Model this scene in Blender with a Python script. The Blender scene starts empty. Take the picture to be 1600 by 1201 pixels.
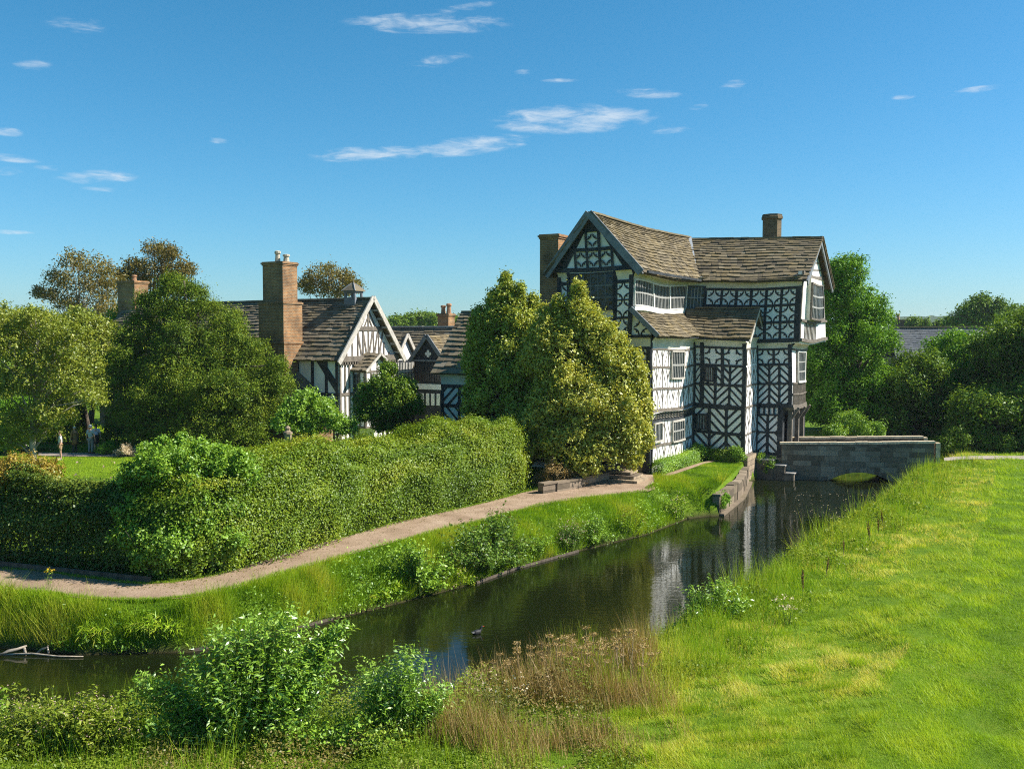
import bpy, math, random
import numpy as np
from mathutils import Vector, Matrix

rng = np.random.default_rng(11)
random.seed(5)
SC = bpy.context.scene
HAZE = 0.00013
COL = SC.collection

# ------------------------------------------------------------------ camera
CAMH, FPX, HOR = 7.6, 1500.0, 520.0
TP = (600.5 - HOR) / FPX
PITCH = math.atan(TP)
cd = bpy.data.cameras.new('camera')
cd.sensor_width = 36.0
cd.lens = 36.0 * FPX / 1600.0
cd.clip_start = 0.2
cd.clip_end = 9000
cam = bpy.data.objects.new('camera', cd)
COL.objects.link(cam)
cam.location = (0, 0, CAMH)
cam.rotation_euler = (math.pi / 2 - PITCH, 0, 0)
SC.camera = cam


def ray(px, py):
    dx, dy = (px - 800) / FPX, (600.5 - py) / FPX
    return Vector((dx, math.cos(PITCH) + dy * math.sin(PITCH), -math.sin(PITCH) + dy * math.cos(PITCH)))


def at(px, py, Y):
    """the point of the place seen at photo pixel (px, py) when it stands Y metres ahead"""
    d = ray(px, py)
    return Vector((0, 0, CAMH)) + d * (Y / d.y)


def gr(px, py, z=0.0):
    d = ray(px, py)
    return Vector((0, 0, CAMH)) + d * ((z - CAMH) / d.z)


# ------------------------------------------------------------------ objects
def tag(o, label=None, cat=None, group=None, kind=None):
    if label: o['label'] = label
    if cat: o['category'] = cat
    if group: o['group'] = group
    if kind: o['kind'] = kind
    return o


def empty(name, loc, rz=0, label=None, cat=None, group=None):
    o = bpy.data.objects.new(name, None)
    o.empty_display_size = 0.3
    COL.objects.link(o)
    o.location = loc
    o.rotation_euler = (0, 0, rz)
    return tag(o, label, cat, group)


def mk(name, me, mat, parent=None):
    o = bpy.data.objects.new(name, me)
    COL.objects.link(o)
    if mat is not None and not me.materials:
        me.materials.append(mat)
    if parent is not None:
        o.parent = parent
    return o


def copy_tree(o, parent=None):
    c = o.copy()
    COL.objects.link(c)
    if parent is not None: c.parent = parent
    for ch in list(o.children):
        copy_tree(ch, c)
    return c


class MB:
    def __init__(self):
        self.v, self.f, self.t = [], [], []

    def add(self, vs, fs, tint=0.5):
        n = len(self.v)
        self.v += [tuple(p) for p in vs]
        for f in fs:
            self.f.append([n + i for i in f])
            self.t.append(tint)

    def hexa(self, p, tint=0.5):
        """8 points: bottom 4 (ccw), top 4"""
        self.add(p, [(0, 3, 2, 1), (4, 5, 6, 7), (0, 1, 5, 4), (1, 2, 6, 5), (2, 3, 7, 6), (3, 0, 4, 7)], tint)

    def box(self, x0, x1, y0, y1, z0, z1, tint=0.5):
        self.hexa([(x0, y0, z0), (x1, y0, z0), (x1, y1, z0), (x0, y1, z0), (x0, y0, z1), (x1, y0, z1), (x1, y1, z1), (x0, y1, z1)], tint)

    def beam(self, p, q, w, h, up=(0, 0, 1), tint=0.5):
        p, q, up = Vector(p), Vector(q), Vector(up)
        d = (q - p).normalized()
        s = d.cross(up)
        if s.length < 1e-6: s = d.cross(Vector((1, 0, 0)))
        s.normalize()
        u = s.cross(d).normalized()
        a, b = s * (w / 2), u * (h / 2)
        self.hexa([p - a - b, p + a - b, q + a - b, q - a - b, p - a + b, p + a + b, q + a + b, q - a + b], tint)

    def tube(self, pts, rad, sides=6, tint=0.5, cap=True):
        pts = [Vector(p) for p in pts]
        rings = []
        n0 = len(self.v)
        for i, p in enumerate(pts):
            d = (pts[min(i + 1, len(pts) - 1)] - pts[max(i - 1, 0)])
            if d.length < 1e-9: d = Vector((0, 0, 1))
            d.normalize()
            ref = Vector((1, 0, 0)) if abs(d.x) < 0.8 else Vector((0, 1, 0))
            a = d.cross(ref).normalized()
            b = d.cross(a)
            r = rad[i] if hasattr(rad, '__len__') else rad
            for k in range(sides):
                th = 2 * math.pi * k / sides
                self.v.append(tuple(p + a * (math.cos(th) * r) + b * (math.sin(th) * r)))
        for i in range(len(pts) - 1):
            for k in range(sides):
                k2 = (k + 1) % sides
                self.f.append([n0 + i * sides + k, n0 + i * sides + k2, n0 + (i + 1) * sides + k2, n0 + (i + 1) * sides + k])
                self.t.append(tint)
        if cap:
            self.f.append([n0 + k for k in range(sides)][::-1]); self.t.append(tint)
            e = n0 + (len(pts) - 1) * sides
            self.f.append([e + k for k in range(sides)]); self.t.append(tint)

    def lathe(self, c, prof, sides=10, tint=0.5, rot=0.0):
        """prof: list of (r, z) from the bottom up around the vertical through c"""
        n0 = len(self.v)
        for r, z in prof:
            for k in range(sides):
                th = rot + 2 * math.pi * k / sides
                self.v.append((c[0] + r * math.cos(th), c[1] + r * math.sin(th), c[2] + z))
        for i in range(len(prof) - 1):
            for k in range(sides):
                k2 = (k + 1) % sides
                self.f.append([n0 + i * sides + k, n0 + i * sides + k2, n0 + (i + 1) * sides + k2, n0 + (i + 1) * sides + k]); self.t.append(tint)
        self.f.append([n0 + k for k in range(sides)][::-1]); self.t.append(tint)
        e = n0 + (len(prof) - 1) * sides
        self.f.append([e + k for k in range(sides)]); self.t.append(tint)

    def build(self, name, mat, parent=None, smooth=False, warp=None):
        me = bpy.data.meshes.new(name)
        vs = self.v if warp is None else [warp(*p) for p in self.v]
        me.from_pydata(vs, [], self.f)
        at_ = me.attributes.new('tint', 'FLOAT', 'FACE')
        at_.data.foreach_set('value', np.array(self.t, dtype=np.float32))
        if smooth:
            me.polygons.foreach_set('use_smooth', np.ones(len(me.polygons), dtype=bool))
        me.update()
        return mk(name, me, mat, parent)


def np_mesh(name, V, k, tint, mat, parent=None, origin=None):
    """V: (n*k,3) consecutive k-gons"""
    V = np.asarray(V, dtype=np.float32).reshape(-1, 3)
    if origin is not None: V = V - np.array(origin, dtype=np.float32)
    n = len(V)
    me = bpy.data.meshes.new(name)
    me.vertices.add(n)
    me.vertices.foreach_set('co', V.ravel())
    me.loops.add(n)
    me.loops.foreach_set('vertex_index', np.arange(n, dtype=np.int32))
    me.polygons.add(n // k)
    me.polygons.foreach_set('loop_start', np.arange(0, n, k, dtype=np.int32))
    a = me.attributes.new('tint', 'FLOAT', 'FACE')
    a.data.foreach_set('value', np.asarray(tint, dtype=np.float32))
    me.update(calc_edges=True)
    return mk(name, me, mat, parent)


# ------------------------------------------------------------------ materials
class NT:
    def __init__(self, name):
        self.m = bpy.data.materials.new(name)
        self.m.use_nodes = True
        self.t = self.m.node_tree
        self.t.nodes.clear()
        self.out = self.t.nodes.new('ShaderNodeOutputMaterial')

    def n(self, typ, ins=None, **kw):
        nd = self.t.nodes.new(typ)
        for k, v in kw.items(): setattr(nd, k, v)
        for k, v in (ins or {}).items():
            s = nd.inputs[k]
            if isinstance(v, bpy.types.NodeSocket): self.t.links.new(v, s)
            else: s.default_value = v
        return nd

    def l(self, a, b): self.t.links.new(a, b)

    def ramp(self, fac, stops):
        nd = self.t.nodes.new('ShaderNodeValToRGB')
        cr = nd.color_ramp
        while len(cr.elements) > 1: cr.elements.remove(cr.elements[-1])
        cr.elements[0].position, cr.elements[0].color = stops[0][0], (*stops[0][1], 1)
        for p, c in stops[1:]:
            e = cr.elements.new(p); e.color = (*c, 1)
        self.l(fac, nd.inputs[0])
        return nd.outputs[0]

    def obj(self): return self.n('ShaderNodeTexCoord').outputs['Object']

    def noise(self, scale, detail=4, rough=0.6, vec=None, stretch=None):
        v = vec or self.obj()
        if stretch:
            v = self.n('ShaderNodeMapping', {'Vector': v, 'Scale': stretch}).outputs[0]
        return self.n('ShaderNodeTexNoise', {'Vector': v, 'Scale': scale, 'Detail': detail, 'Roughness': rough}).outputs[0]

    def mixc(self, fac, a, b, mode='MIX'):
        nd = self.n('ShaderNodeMix', data_type='RGBA', blend_type=mode)
        for s, v in ((nd.inputs[0], fac), (nd.inputs[6], a), (nd.inputs[7], b)):
            if isinstance(v, bpy.types.NodeSocket): self.l(v, s)
            else: s.default_value = v if not isinstance(v, tuple) or len(v) == 4 else (*v, 1)
        return nd.outputs[2]

    def math(self, op, a, b=0.0, c=None, clamp=False):
        nd = self.n('ShaderNodeMath', operation=op)
        nd.use_clamp = clamp
        for s, v in zip(nd.inputs, (a, b, c if c is not None else 0.0)):
            if isinstance(v, bpy.types.NodeSocket): self.l(v, s)
            else: s.default_value = v
        return nd.outputs[0]

    def tint(self): return self.n('ShaderNodeAttribute', attribute_name='tint').outputs['Fac']

    def bump(self, h, strength=0.4, dist=0.02):
        return self.n('ShaderNodeBump', {'Height': h, 'Strength': strength, 'Distance': dist}).outputs[0]

    def surf(self, color, rough=0.8, normal=None, spec=0.3, metal=0.0):
        ins = {'Base Color': color if isinstance(color, bpy.types.NodeSocket) else (*color, 1), 'Roughness': rough, 'Metallic': metal, 'Specular IOR Level': spec}
        if normal is not None: ins['Normal'] = normal
        b = self.n('ShaderNodeBsdfPrincipled', ins)
        self.l(b.outputs[0], self.out.inputs[0])
        return self.m


def leaf_mat(name, stops, transl=0.35, gloss=0.06, nscale=0.5, rough=0.45, namt=0.35, gain=1.35):
    t = NT(name)
    gloss *= 0.55; transl *= 0.8
    stops = [(p, (c[0] * gain * 1.06, c[1] * gain, c[2] * gain * .8)) for p, c in stops]
    f = t.math('ADD', t.math('MULTIPLY', t.tint(), 1 - namt), t.math('MULTIPLY', t.noise(nscale, 3), namt), clamp=True)
    c = t.ramp(f, stops)
    d = t.n('ShaderNodeBsdfDiffuse', {'Color': c})
    ct = t.mixc(1.0, c, (1.25, 1.15, 0.55), 'MULTIPLY')
    tr = t.n('ShaderNodeBsdfTranslucent', {'Color': ct})
    m = t.n('ShaderNodeMixShader', {0: transl, 1: d.outputs[0], 2: tr.outputs[0]})
    g = t.n('ShaderNodeBsdfGlossy', {'Color': (0.9, 0.95, 1, 1), 'Roughness': rough})
    m2 = t.n('ShaderNodeMixShader', {0: gloss, 1: m.outputs[0], 2: g.outputs[0]})
    t.l(m2.outputs[0], t.out.inputs[0])
    return t.m


def plain(name, c, rough=0.8, var=0.25, scale=6.0, bump=0.0, stretch=None, spec=0.3, metal=0.0):
    t = NT(name)
    n = t.noise(scale, 5, stretch=stretch)
    a = tuple(x * (1 - var) for x in c); b = tuple(min(1, x * (1 + var)) for x in c)
    col = t.ramp(n, [(0.3, a), (0.7, b)])
    nm = t.bump(n, bump) if bump else None
    return t.surf(col, rough, nm, spec, metal)


M = {}
# lime plaster, with weather stains of its own
t = NT('plaster')
n1 = t.noise(0.9, 5, 0.65, stretch=(1, 1, 0.45)); n2 = t.noise(9, 4)
c = t.ramp(n1, [(0.25, (0.55, 0.51, 0.44)), (0.40, (0.76, 0.735, 0.69)), (0.55, (0.84, 0.825, 0.79)), (0.75, (0.88, 0.87, 0.845))])
M['plaster'] = t.surf(c, 0.85, t.bump(n2, 0.25, 0.01))
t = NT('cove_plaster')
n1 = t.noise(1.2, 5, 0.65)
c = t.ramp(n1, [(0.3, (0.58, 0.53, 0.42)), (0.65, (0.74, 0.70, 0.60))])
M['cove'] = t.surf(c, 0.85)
t = NT('tarred_timber')
n1 = t.noise(3.0, 5, 0.7); n2 = t.noise(14, 3, stretch=(1, 1, .3))
c = t.ramp(n1, [(0.3, (0.014, 0.018, 0.022)), (0.55, (0.034, 0.039, 0.044)), (0.75, (0.11, 0.115, 0.12))])
M['timber'] = t.surf(c, 0.7, t.bump(n2, 0.4))
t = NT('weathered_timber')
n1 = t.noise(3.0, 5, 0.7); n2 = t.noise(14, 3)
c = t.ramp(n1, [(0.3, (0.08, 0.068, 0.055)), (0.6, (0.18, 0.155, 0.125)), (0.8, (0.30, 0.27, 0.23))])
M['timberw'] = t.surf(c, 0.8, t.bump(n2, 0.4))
M['barge'] = plain('silvered_oak', (0.16, 0.175, 0.19), 0.75, 0.3, 4, 0.3)
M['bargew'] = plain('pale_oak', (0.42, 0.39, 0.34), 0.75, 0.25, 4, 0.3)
# stone slates: each slate has its own tint, lichen over
def slate_mat(name, stops, lichen):
    t = NT(name)
    n1 = t.noise(1.1, 5, 0.7); n2 = t.noise(9, 5, 0.7)
    f = t.math('ADD', t.math('MULTIPLY', t.tint(), 0.6), t.math('MULTIPLY', n2, 0.4), clamp=True)
    c = t.ramp(f, stops)
    lf = t.ramp(t.math('ADD', t.math('MULTIPLY', n1, .6), t.math('MULTIPLY', n2, .4)), [(0.48, (0, 0, 0)), (0.62, (1, 1, 1))])
    c = t.mixc(t.math('MULTIPLY', lf, 0.65), c, lichen)
    return t.surf(c, 0.9, t.bump(n2, 0.6, 0.02), 0.2)
M['slate'] = slate_mat('stone_slate', [(0.15, (0.05, 0.042, 0.03)), (0.4, (0.115, 0.094, 0.062)), (0.65, (0.18, 0.145, 0.088)), (0.9, (0.26, 0.22, 0.155))], (0.215, 0.155, 0.06))
M['slateg'] = slate_mat('stone_slate_grey', [(0.15, (0.055, 0.045, 0.032)), (0.45, (0.145, 0.12, 0.083)), (0.7, (0.21, 0.175, 0.122)), (0.9, (0.29, 0.26, 0.205))], (0.2, 0.16, 0.08))
M['bluslate'] = slate_mat('blue_slate', [(0.2, (0.07, 0.075, 0.085)), (0.6, (0.12, 0.13, 0.145)), (0.9, (0.18, 0.19, 0.2))], (0.14, 0.14, 0.13))
# brick: object coords (a+b, z)
def brick_mat(name, c1, c2, mo, bw=0.23, bh=0.075, ms=0.010, stain=0.5):
    t = NT(name)
    s = t.n('ShaderNodeSeparateXYZ', {0: t.obj()})
    u = t.math('ADD', s.outputs[0], s.outputs[1])
    v = t.n('ShaderNodeCombineXYZ', {0: u, 1: s.outputs[2]})
    b = t.n('ShaderNodeTexBrick', {'Vector': v.outputs[0], 'Color1': (*c1, 1), 'Color2': (*c2, 1), 'Mortar': (*mo, 1), 'Scale': 1.0, 'Mortar Size': ms, 'Brick Width': bw, 'Row Height': bh, 'Bias': -0.1})
    n1 = t.noise(0.8, 5, 0.7)
    st = t.ramp(n1, [(0.35, (1 - stain, 1 - stain, 1 - stain)), (0.65, (1.15, 1.1, 1.0))])
    c = t.mixc(1.0, b.outputs[0], st, 'MULTIPLY')
    h = t.math('ADD', t.math('MULTIPLY', b.outputs[1], -0.6), t.math('MULTIPLY', t.noise(20, 3), .5))
    return t.surf(c, 0.9, t.bump(h, 0.5, 0.02), 0.2)
M['brick'] = brick_mat('old_brick', (0.38, 0.185, 0.075), (0.19, 0.10, 0.048), (0.31, 0.25, 0.17), .26, .10, .018)
M['brickd'] = brick_mat('sooty_brick', (0.16, 0.115, 0.07), (0.09, 0.07, 0.045), (0.17, 0.14, 0.10), .26, .10, .018)
M['ashlar'] = brick_mat('ashlar', (0.20, 0.18, 0.15), (0.14, 0.125, 0.105), (0.12, 0.11, 0.095), 0.85, 0.33, 0.010, 0.7)
M['rubble'] = brick_mat('warm_stone', (0.36, 0.29, 0.21), (0.28, 0.22, 0.16), (0.16, 0.13, 0.10), 0.6, 0.3, 0.02, 0.4)
M['coping'] = plain('coping_stone', (0.50, 0.41, 0.28), 0.9, 0.4, 5, 0.5)
def stone_tint(name, stops, moss):
    t = NT(name)
    n1 = t.noise(1.4, 6, 0.75); n2 = t.noise(12, 5, 0.7)
    f = t.math('ADD', t.math('MULTIPLY', t.tint(), 0.45), t.math('MULTIPLY', n1, 0.55), clamp=True)
    c = t.ramp(f, stops)
    mz = t.ramp(t.math('ADD', t.math('MULTIPLY', t.noise(2.2, 5, .7), .7), t.math('MULTIPLY', n2, .3)), [(0.52, (0, 0, 0)), (0.66, (1, 1, 1))])
    c = t.mixc(t.math('MULTIPLY', mz, .6), c, moss)
    return t.surf(c, .92, t.bump(n2, .7, .02), .2)
M['quay'] = stone_tint('quay_stone', [(.2, (.07, .058, .042)), (.5, (.18, .14, .10)), (.8, (.28, .22, .16))], (.09, .095, .035))
M['bridgestone'] = stone_tint('bridge_stone', [(.22, (.10, .08, .055)), (.5, (.21, .175, .125)), (.78, (.34, .29, .215))], (.075, .075, .045))
M['lead'] = plain('lead', (0.30, 0.32, 0.34), 0.5, 0.2, 5, 0, None, 0.5)
M['leadd'] = plain('weathered_lead', (0.16, 0.18, 0.20), 0.6, 0.25, 5)
M['pot'] = plain('clay_pot', (0.36, 0.20, 0.11), 0.85, 0.3, 5)
M['potw'] = plain('buff_pot', (0.42, 0.37, 0.29), 0.85, 0.3, 5)
t = NT('old_glass')
n1 = t.noise(5, 2)
c = t.ramp(n1, [(0.3, (0.012, 0.016, 0.018)), (0.7, (0.04, 0.05, 0.055))])
M['glass'] = t.surf(c, 0.14, t.bump(t.noise(7, 2), 0.8, 0.04), 0.4)
M['leadbar'] = plain('lead_cames', (0.20, 0.205, 0.20), 0.6, 0.2, 5)
M['whitebar'] = plain('white_frame', (0.72, 0.70, 0.64), 0.7, 0.15, 5)
M['greybar'] = plain('grey_frame', (0.30, 0.30, 0.28), 0.7, 0.2, 5)
M['darkbar'] = plain('dark_oak_bars', (0.13, 0.14, 0.14), 0.7, 0.3, 5)
M['bark'] = plain('bark', (0.10, 0.08, 0.06), 0.95, 0.5, 5, 0.8, (1, 1, .3))
M['birchbark'] = plain('pale_bark', (0.30, 0.27, 0.23), 0.9, 0.5, 4, 0.5)
M['deadwood'] = plain('bleached_wood', (0.34, 0.29, 0.23), 0.9, 0.4, 6, 0.5)
M['stem'] = plain('green_stem', (0.10, 0.15, 0.03), 0.8, 0.3, 6)
M['drystem'] = plain('dry_stem', (0.40, 0.29, 0.165), 0.9, 0.4, 6)

G = lambda *s: list(s)
M['holly'] = leaf_mat('holly_leaves', [(0.1, (0.06, 0.085, 0.010)), (0.4, (0.18, 0.215, 0.03)), (0.7, (0.30, 0.31, 0.055)), (1, (0.40, 0.38, 0.10))], 0.35, 0.06, 0.9, gain=1.6)
M['hollyd'] = leaf_mat('dark_holly_leaves', [(0.1, (0.035, 0.06, 0.010)), (0.45, (0.11, 0.145, 0.018)), (0.75, (0.19, 0.215, 0.03)), (1, (0.26, 0.265, 0.05))], 0.3, 0.05, 0.6, gain=2.15)
M['yew'] = leaf_mat('yew_needles', [(0.1, (0.014, 0.035, 0.006)), (0.45, (0.055, 0.105, 0.010)), (0.75, (0.15, 0.20, 0.02)), (1, (0.25, 0.27, 0.04))], 0.25, 0.02, 0.7, gain=1.5)
M['beech'] = leaf_mat('hornbeam_leaves', [(0.1, (0.035, 0.075, 0.006)), (0.45, (0.095, 0.165, 0.010)), (0.75, (0.17, 0.23, 0.018)), (0.93, (0.24, 0.24, 0.03)), (1, (0.27, 0.20, 0.04))], 0.35, 0.035, 0.45, gain=1.38)
M['shrub'] = leaf_mat('shrub_leaves', [(0.1, (0.035, 0.085, 0.01)), (0.5, (0.11, 0.21, 0.02)), (0.8, (0.19, 0.30, 0.035)), (1, (0.28, 0.34, 0.07))], 0.35, 0.05, 0.6, gain=1.6)
M['dkhedge'] = leaf_mat('dark_hedge_leaves', [(0.1, (0.015, 0.035, 0.006)), (0.5, (0.05, 0.09, 0.012)), (0.8, (0.11, 0.155, 0.02)), (1, (0.24, 0.21, 0.06))], 0.3, 0.04, 0.6, gain=1.4)
M['goldhedge'] = leaf_mat('gold_leaves', [(0.1, (0.10, 0.10, 0.01)), (0.5, (0.24, 0.19, 0.03)), (1, (0.36, 0.26, 0.08))], 0.3, 0.04, 0.6)
M['willow'] = leaf_mat('willow_leaves', [(0.1, (0.045, 0.105, 0.012)), (0.45, (0.115, 0.235, 0.022)), (0.75, (0.20, 0.33, 0.045)), (0.93, (0.30, 0.42, 0.12)), (1, (0.42, 0.52, 0.26))], 0.45, 0.10, 1.2, 0.4, gain=1.5)
M['nettle'] = leaf_mat('nettle_leaves', [(0.1, (0.022, 0.055, 0.008)), (0.5, (0.06, 0.125, 0.014)), (0.8, (0.12, 0.195, 0.025)), (1, (0.20, 0.26, 0.05))], 0.35, 0.05, .8, gain=1.6)
M['balsam'] = leaf_mat('balsam_leaves', [(0.1, (0.06, 0.11, 0.012)), (0.5, (0.13, 0.19, 0.02)), (0.8, (0.20, 0.25, 0.04)), (1, (0.27, 0.22, 0.08))], 0.38, 0.02, 1.0)
M['apple'] = leaf_mat('apple_leaves', [(0.1, (0.04, 0.07, 0.01)), (0.5, (0.13, 0.17, 0.02)), (0.8, (0.20, 0.22, 0.03)), (1, (0.28, 0.25, 0.06))], 0.35, 0.05, 0.6, gain=1.6)
M['ash'] = leaf_mat('ash_leaves', [(0.1, (0.02, 0.06, 0.006)), (0.5, (0.06, 0.14, 0.010)), (0.8, (0.11, 0.205, 0.016)), (1, (0.16, 0.25, 0.03))], 0.35, 0.03, 0.35, gain=2.0)
M['dktree'] = leaf_mat('dark_tree_leaves', [(0.1, (0.018, 0.045, 0.006)), (0.5, (0.065, 0.125, 0.012)), (0.8, (0.13, 0.195, 0.02)), (1, (0.20, 0.24, 0.035))], 0.35, 0.03, 0.5, gain=1.6)
M['birch'] = leaf_mat('birch_leaves', [(0.1, (0.06, 0.06, 0.02)), (0.5, (0.13, 0.12, 0.03)), (0.8, (0.20, 0.15, 0.05)), (1, (0.26, 0.17, 0.08))], 0.35, 0.03, 0.3)
M['oak'] = leaf_mat('brown_oak_leaves', [(0.1, (0.05, 0.05, 0.02)), (0.5, (0.10, 0.095, 0.025)), (0.8, (0.17, 0.125, 0.04)), (1, (0.24, 0.15, 0.07))], 0.35, 0.03, 0.3)
M['bank'] = leaf_mat('bank_grass_blades', [(0.05, (0.04, 0.09, 0.008)), (0.4, (0.115, 0.225, 0.010)), (0.7, (0.20, 0.29, 0.018)), (0.9, (0.30, 0.30, 0.06)), (1, (0.42, 0.35, 0.16))], 0.4, 0.03, 0.6, gain=1.55)
M['lawn'] = leaf_mat('mown_grass_blades', [(0.02, (0.08, 0.16, 0.008)), (0.4, (0.175, 0.305, 0.014)), (0.75, (0.265, 0.385, 0.024)), (1, (0.36, 0.44, 0.04))], 0.45, 0.02, 0.8, gain=1.3)
M['meadow'] = leaf_mat('meadow_blades', [(0.02, (0.09, 0.16, 0.010)), (0.3, (0.20, 0.305, 0.018)), (0.55, (0.315, 0.365, 0.05)), (0.78, (0.44, 0.395, 0.16)), (1, (0.54, 0.44, 0.26))], 0.45, 0.02, 0.16, 0.5, 0.25, gain=1.5)
M['dry'] = leaf_mat('dry_leaves', [(0.1, (0.14, 0.09, 0.035)), (0.5, (0.34, 0.25, 0.12)), (1, (0.56, 0.46, 0.27))], 0.3, 0.02, 1.0, gain=1.0)
M['withered'] = leaf_mat('withered_leaves', [(0.1, (0.05, 0.07, 0.012)), (0.5, (0.16, 0.16, 0.04)), (0.8, (0.24, 0.17, 0.08)), (1, (0.36, 0.27, 0.16))], 0.3, 0.03, 1.2, gain=1.1)
M['dock'] = leaf_mat('dock_seed', [(0.1, (0.07, 0.03, 0.015)), (0.6, (0.16, 0.075, 0.03)), (1, (0.26, 0.15, 0.06))], 0.2, 0.02, 1.0, gain=1.0)
M['pink'] = leaf_mat('pink_petals', [(0.1, (0.40, 0.25, 0.30)), (0.6, (0.55, 0.40, 0.44)), (1, (0.68, 0.58, 0.58))], 0.3, 0.02, 1.0, gain=1.0)
M['fluff'] = leaf_mat('thistle_down', [(0.1, (0.50, 0.42, 0.36)), (1, (0.75, 0.68, 0.62))], 0.3, 0.0, 1.0, gain=1.0)
M['yellow'] = leaf_mat('yellow_petals', [(0.1, (0.5, 0.36, 0.02)), (1, (0.65, 0.5, 0.04))], 0.3, 0.02, 1.0, gain=1.0)

# ------------------------------------------------------------------ ground, moat, path
WZ = -1.25
LOC = (7.5, 51.6)
TH = math.radians(28)
UX, VX = (math.cos(TH), -math.sin(TH)), (math.sin(TH), math.cos(TH))


def ab(a, b): return (LOC[0] + UX[0] * a + VX[0] * b, LOC[1] + UX[1] * a + VX[1] * b)


far_px = [(0, 1010), (130, 1022), (300, 1018), (400, 1000), (520, 968), (640, 938), (740, 912), (800, 890), (900, 862), (1010, 835), (1075, 810)]
far = [(-60, 31), (-22, 27.6)] + [tuple(gr(x, y, WZ)[:2]) for x, y in far_px]
wall_a, wall_b = tuple(gr(1120, 805, WZ)[:2]), ab(3.35, 7.25)
poly = [(*p, .8 if i < 6 else (1.5 if i < 7 else 1.9)) for i, p in enumerate(far)]
poly[-1] = (*poly[-1][:2], 1.2)
poly += [(*wall_a, 0.12), (*wall_b, 0.12), (*ab(3.45, 9.9), 0.12), (*ab(5.4, 9.9), 0.12), (*ab(5.9, 14.5), 0.6), (23.5, 63.0, 1.6), (26.5, 62.0, 1.6)]
near = [(26.2, 57.6), (22.9, 55.6), (20.2, 50.8), (17.6, 46.6), (13.6, 40.4), (10.2, 35.4), (7.9, 31.6), (6.0, 28.9), (3.9, 25.7), (2.2, 23.4), (0.3, 22.1), (-1.5, 20.5), (-3.7, 20.2), (-6.7, 20.0), (-9.8, 19.8), (-20, 18.5), (-60, 17)]
poly += [(*p, 1.7) for p in near]
PX = np.array(poly)


def moat_dist(x, y):
    """signed distance to the moat's waterline (negative in the water) and bank width there"""
    p = np.stack([x, y], -1).astype(float)
    best = np.full(len(p), 1e9); w = np.ones(len(p)); inside = np.zeros(len(p), bool)
    n = len(PX)
    for i in range(n):
        a, b = PX[i, :2], PX[(i + 1) % n, :2]
        d = b - a
        tt = np.clip(((p - a) @ d) / (d @ d), 0, 1)
        dist = np.linalg.norm(p - a - tt[:, None] * d, axis=1)
        m = dist < best
        best[m] = dist[m]; w[m] = PX[i, 2]
        c = ((a[1] > p[:, 1]) != (b[1] > p[:, 1]))
        with np.errstate(divide='ignore', invalid='ignore'):
            xi = (b[0] - a[0]) * (p[:, 1] - a[1]) / (b[1] - a[1] + 1e-12) + a[0]
        inside ^= c & (p[:, 0] < xi)
    return np.where(inside, -best, best), w


def vnoise(x, y, s, seed=0):
    """cheap smooth noise 0..1"""
    v = np.zeros_like(x, dtype=float)
    r = np.random.default_rng(seed)
    for k in range(9):
        a = r.uniform(0, 2 * math.pi); f = s * r.uniform(0.5, 2.0); ph = r.uniform(0, 6.28)
        v += np.sin((x * math.cos(a) + y * math.sin(a)) * f + ph)
    return np.clip(0.5 + v / 9.0 * 1.3, 0, 1)


def ground_z(x, y):
    d, w = moat_dist(x, y)
    tt = np.clip(d / w, 0, 1)
    s = 1 - (1 - tt) ** 1.6
    z = WZ * (1 - s)
    z = np.where(d < 0, WZ + np.maximum(d * 0.9, -1.0), z)
    near_m = np.clip((d - 1.2) / 2.0, 0, 1)
    b = ((vnoise(x, y, 1.1, 4) - .5) * 0.12 + (vnoise(x, y, 3.4, 6) - .5) * .11) * near_m
    right = (x > (y - 22) * 0.5 + 3.5) | (y < 21)
    return z + np.where(right, b, b * 0.12)


def axis(lo, hi, st, out):
    a = list(np.arange(lo, hi + 1e-6, st)); s, x = st, a[-1]
    while x < out: s *= 1.35; x += s; a.append(x)
    s, x, pre = st, a[0], []
    while x > -out: s *= 1.35; x -= s; pre.append(x)
    return np.array(pre[::-1] + a)


gx, gy = axis(-24, 32, 0.32, 2300), axis(13, 68, 0.32, 1900)
XX, YY = np.meshgrid(gx, gy)
ZZ = ground_z(XX.ravel(), YY.ravel())
nx, ny = len(gx), len(gy)
me = bpy.data.meshes.new('ground')
V = np.stack([XX.ravel(), YY.ravel(), ZZ], -1).astype(np.float32)
idx = np.arange(nx * ny).reshape(ny, nx)
F = np.stack([idx[:-1, :-1], idx[:-1, 1:], idx[1:, 1:], idx[1:, :-1]], -1).reshape(-1)
me.vertices.add(len(V)); me.vertices.foreach_set('co', V.ravel())
me.loops.add(len(F)); me.loops.foreach_set('vertex_index', F.astype(np.int32))
me.polygons.add(len(F) // 4); me.polygons.foreach_set('loop_start', np.arange(0, len(F), 4, dtype=np.int32))
me.polygons.foreach_set('use_smooth', np.ones(len(F) // 4, bool))
me.update(calc_edges=True)
t = NT('turf')
n1, n2, n3 = t.noise(0.35, 4), t.noise(5.0, 5, 0.7), t.noise(40, 3)
f = t.math('ADD', t.math('MULTIPLY', n1, .5), t.math('MULTIPLY', n2, .5))
c = t.ramp(f, [(0.3, (0.045, 0.095, 0.008)), (0.5, (0.105, 0.185, 0.010)), (0.62, (0.15, 0.21, 0.018)), (0.75, (0.20, 0.215, 0.04))])
zz = t.n('ShaderNodeSeparateXYZ', {0: t.obj()}).outputs[2]
mud = t.n('ShaderNodeMapRange', {0: zz, 1: WZ - .02, 2: WZ + 0.35, 3: 1.0, 4: 0.0}).outputs[0]
c = t.mixc(mud, c, (0.045, 0.033, 0.02))
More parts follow.
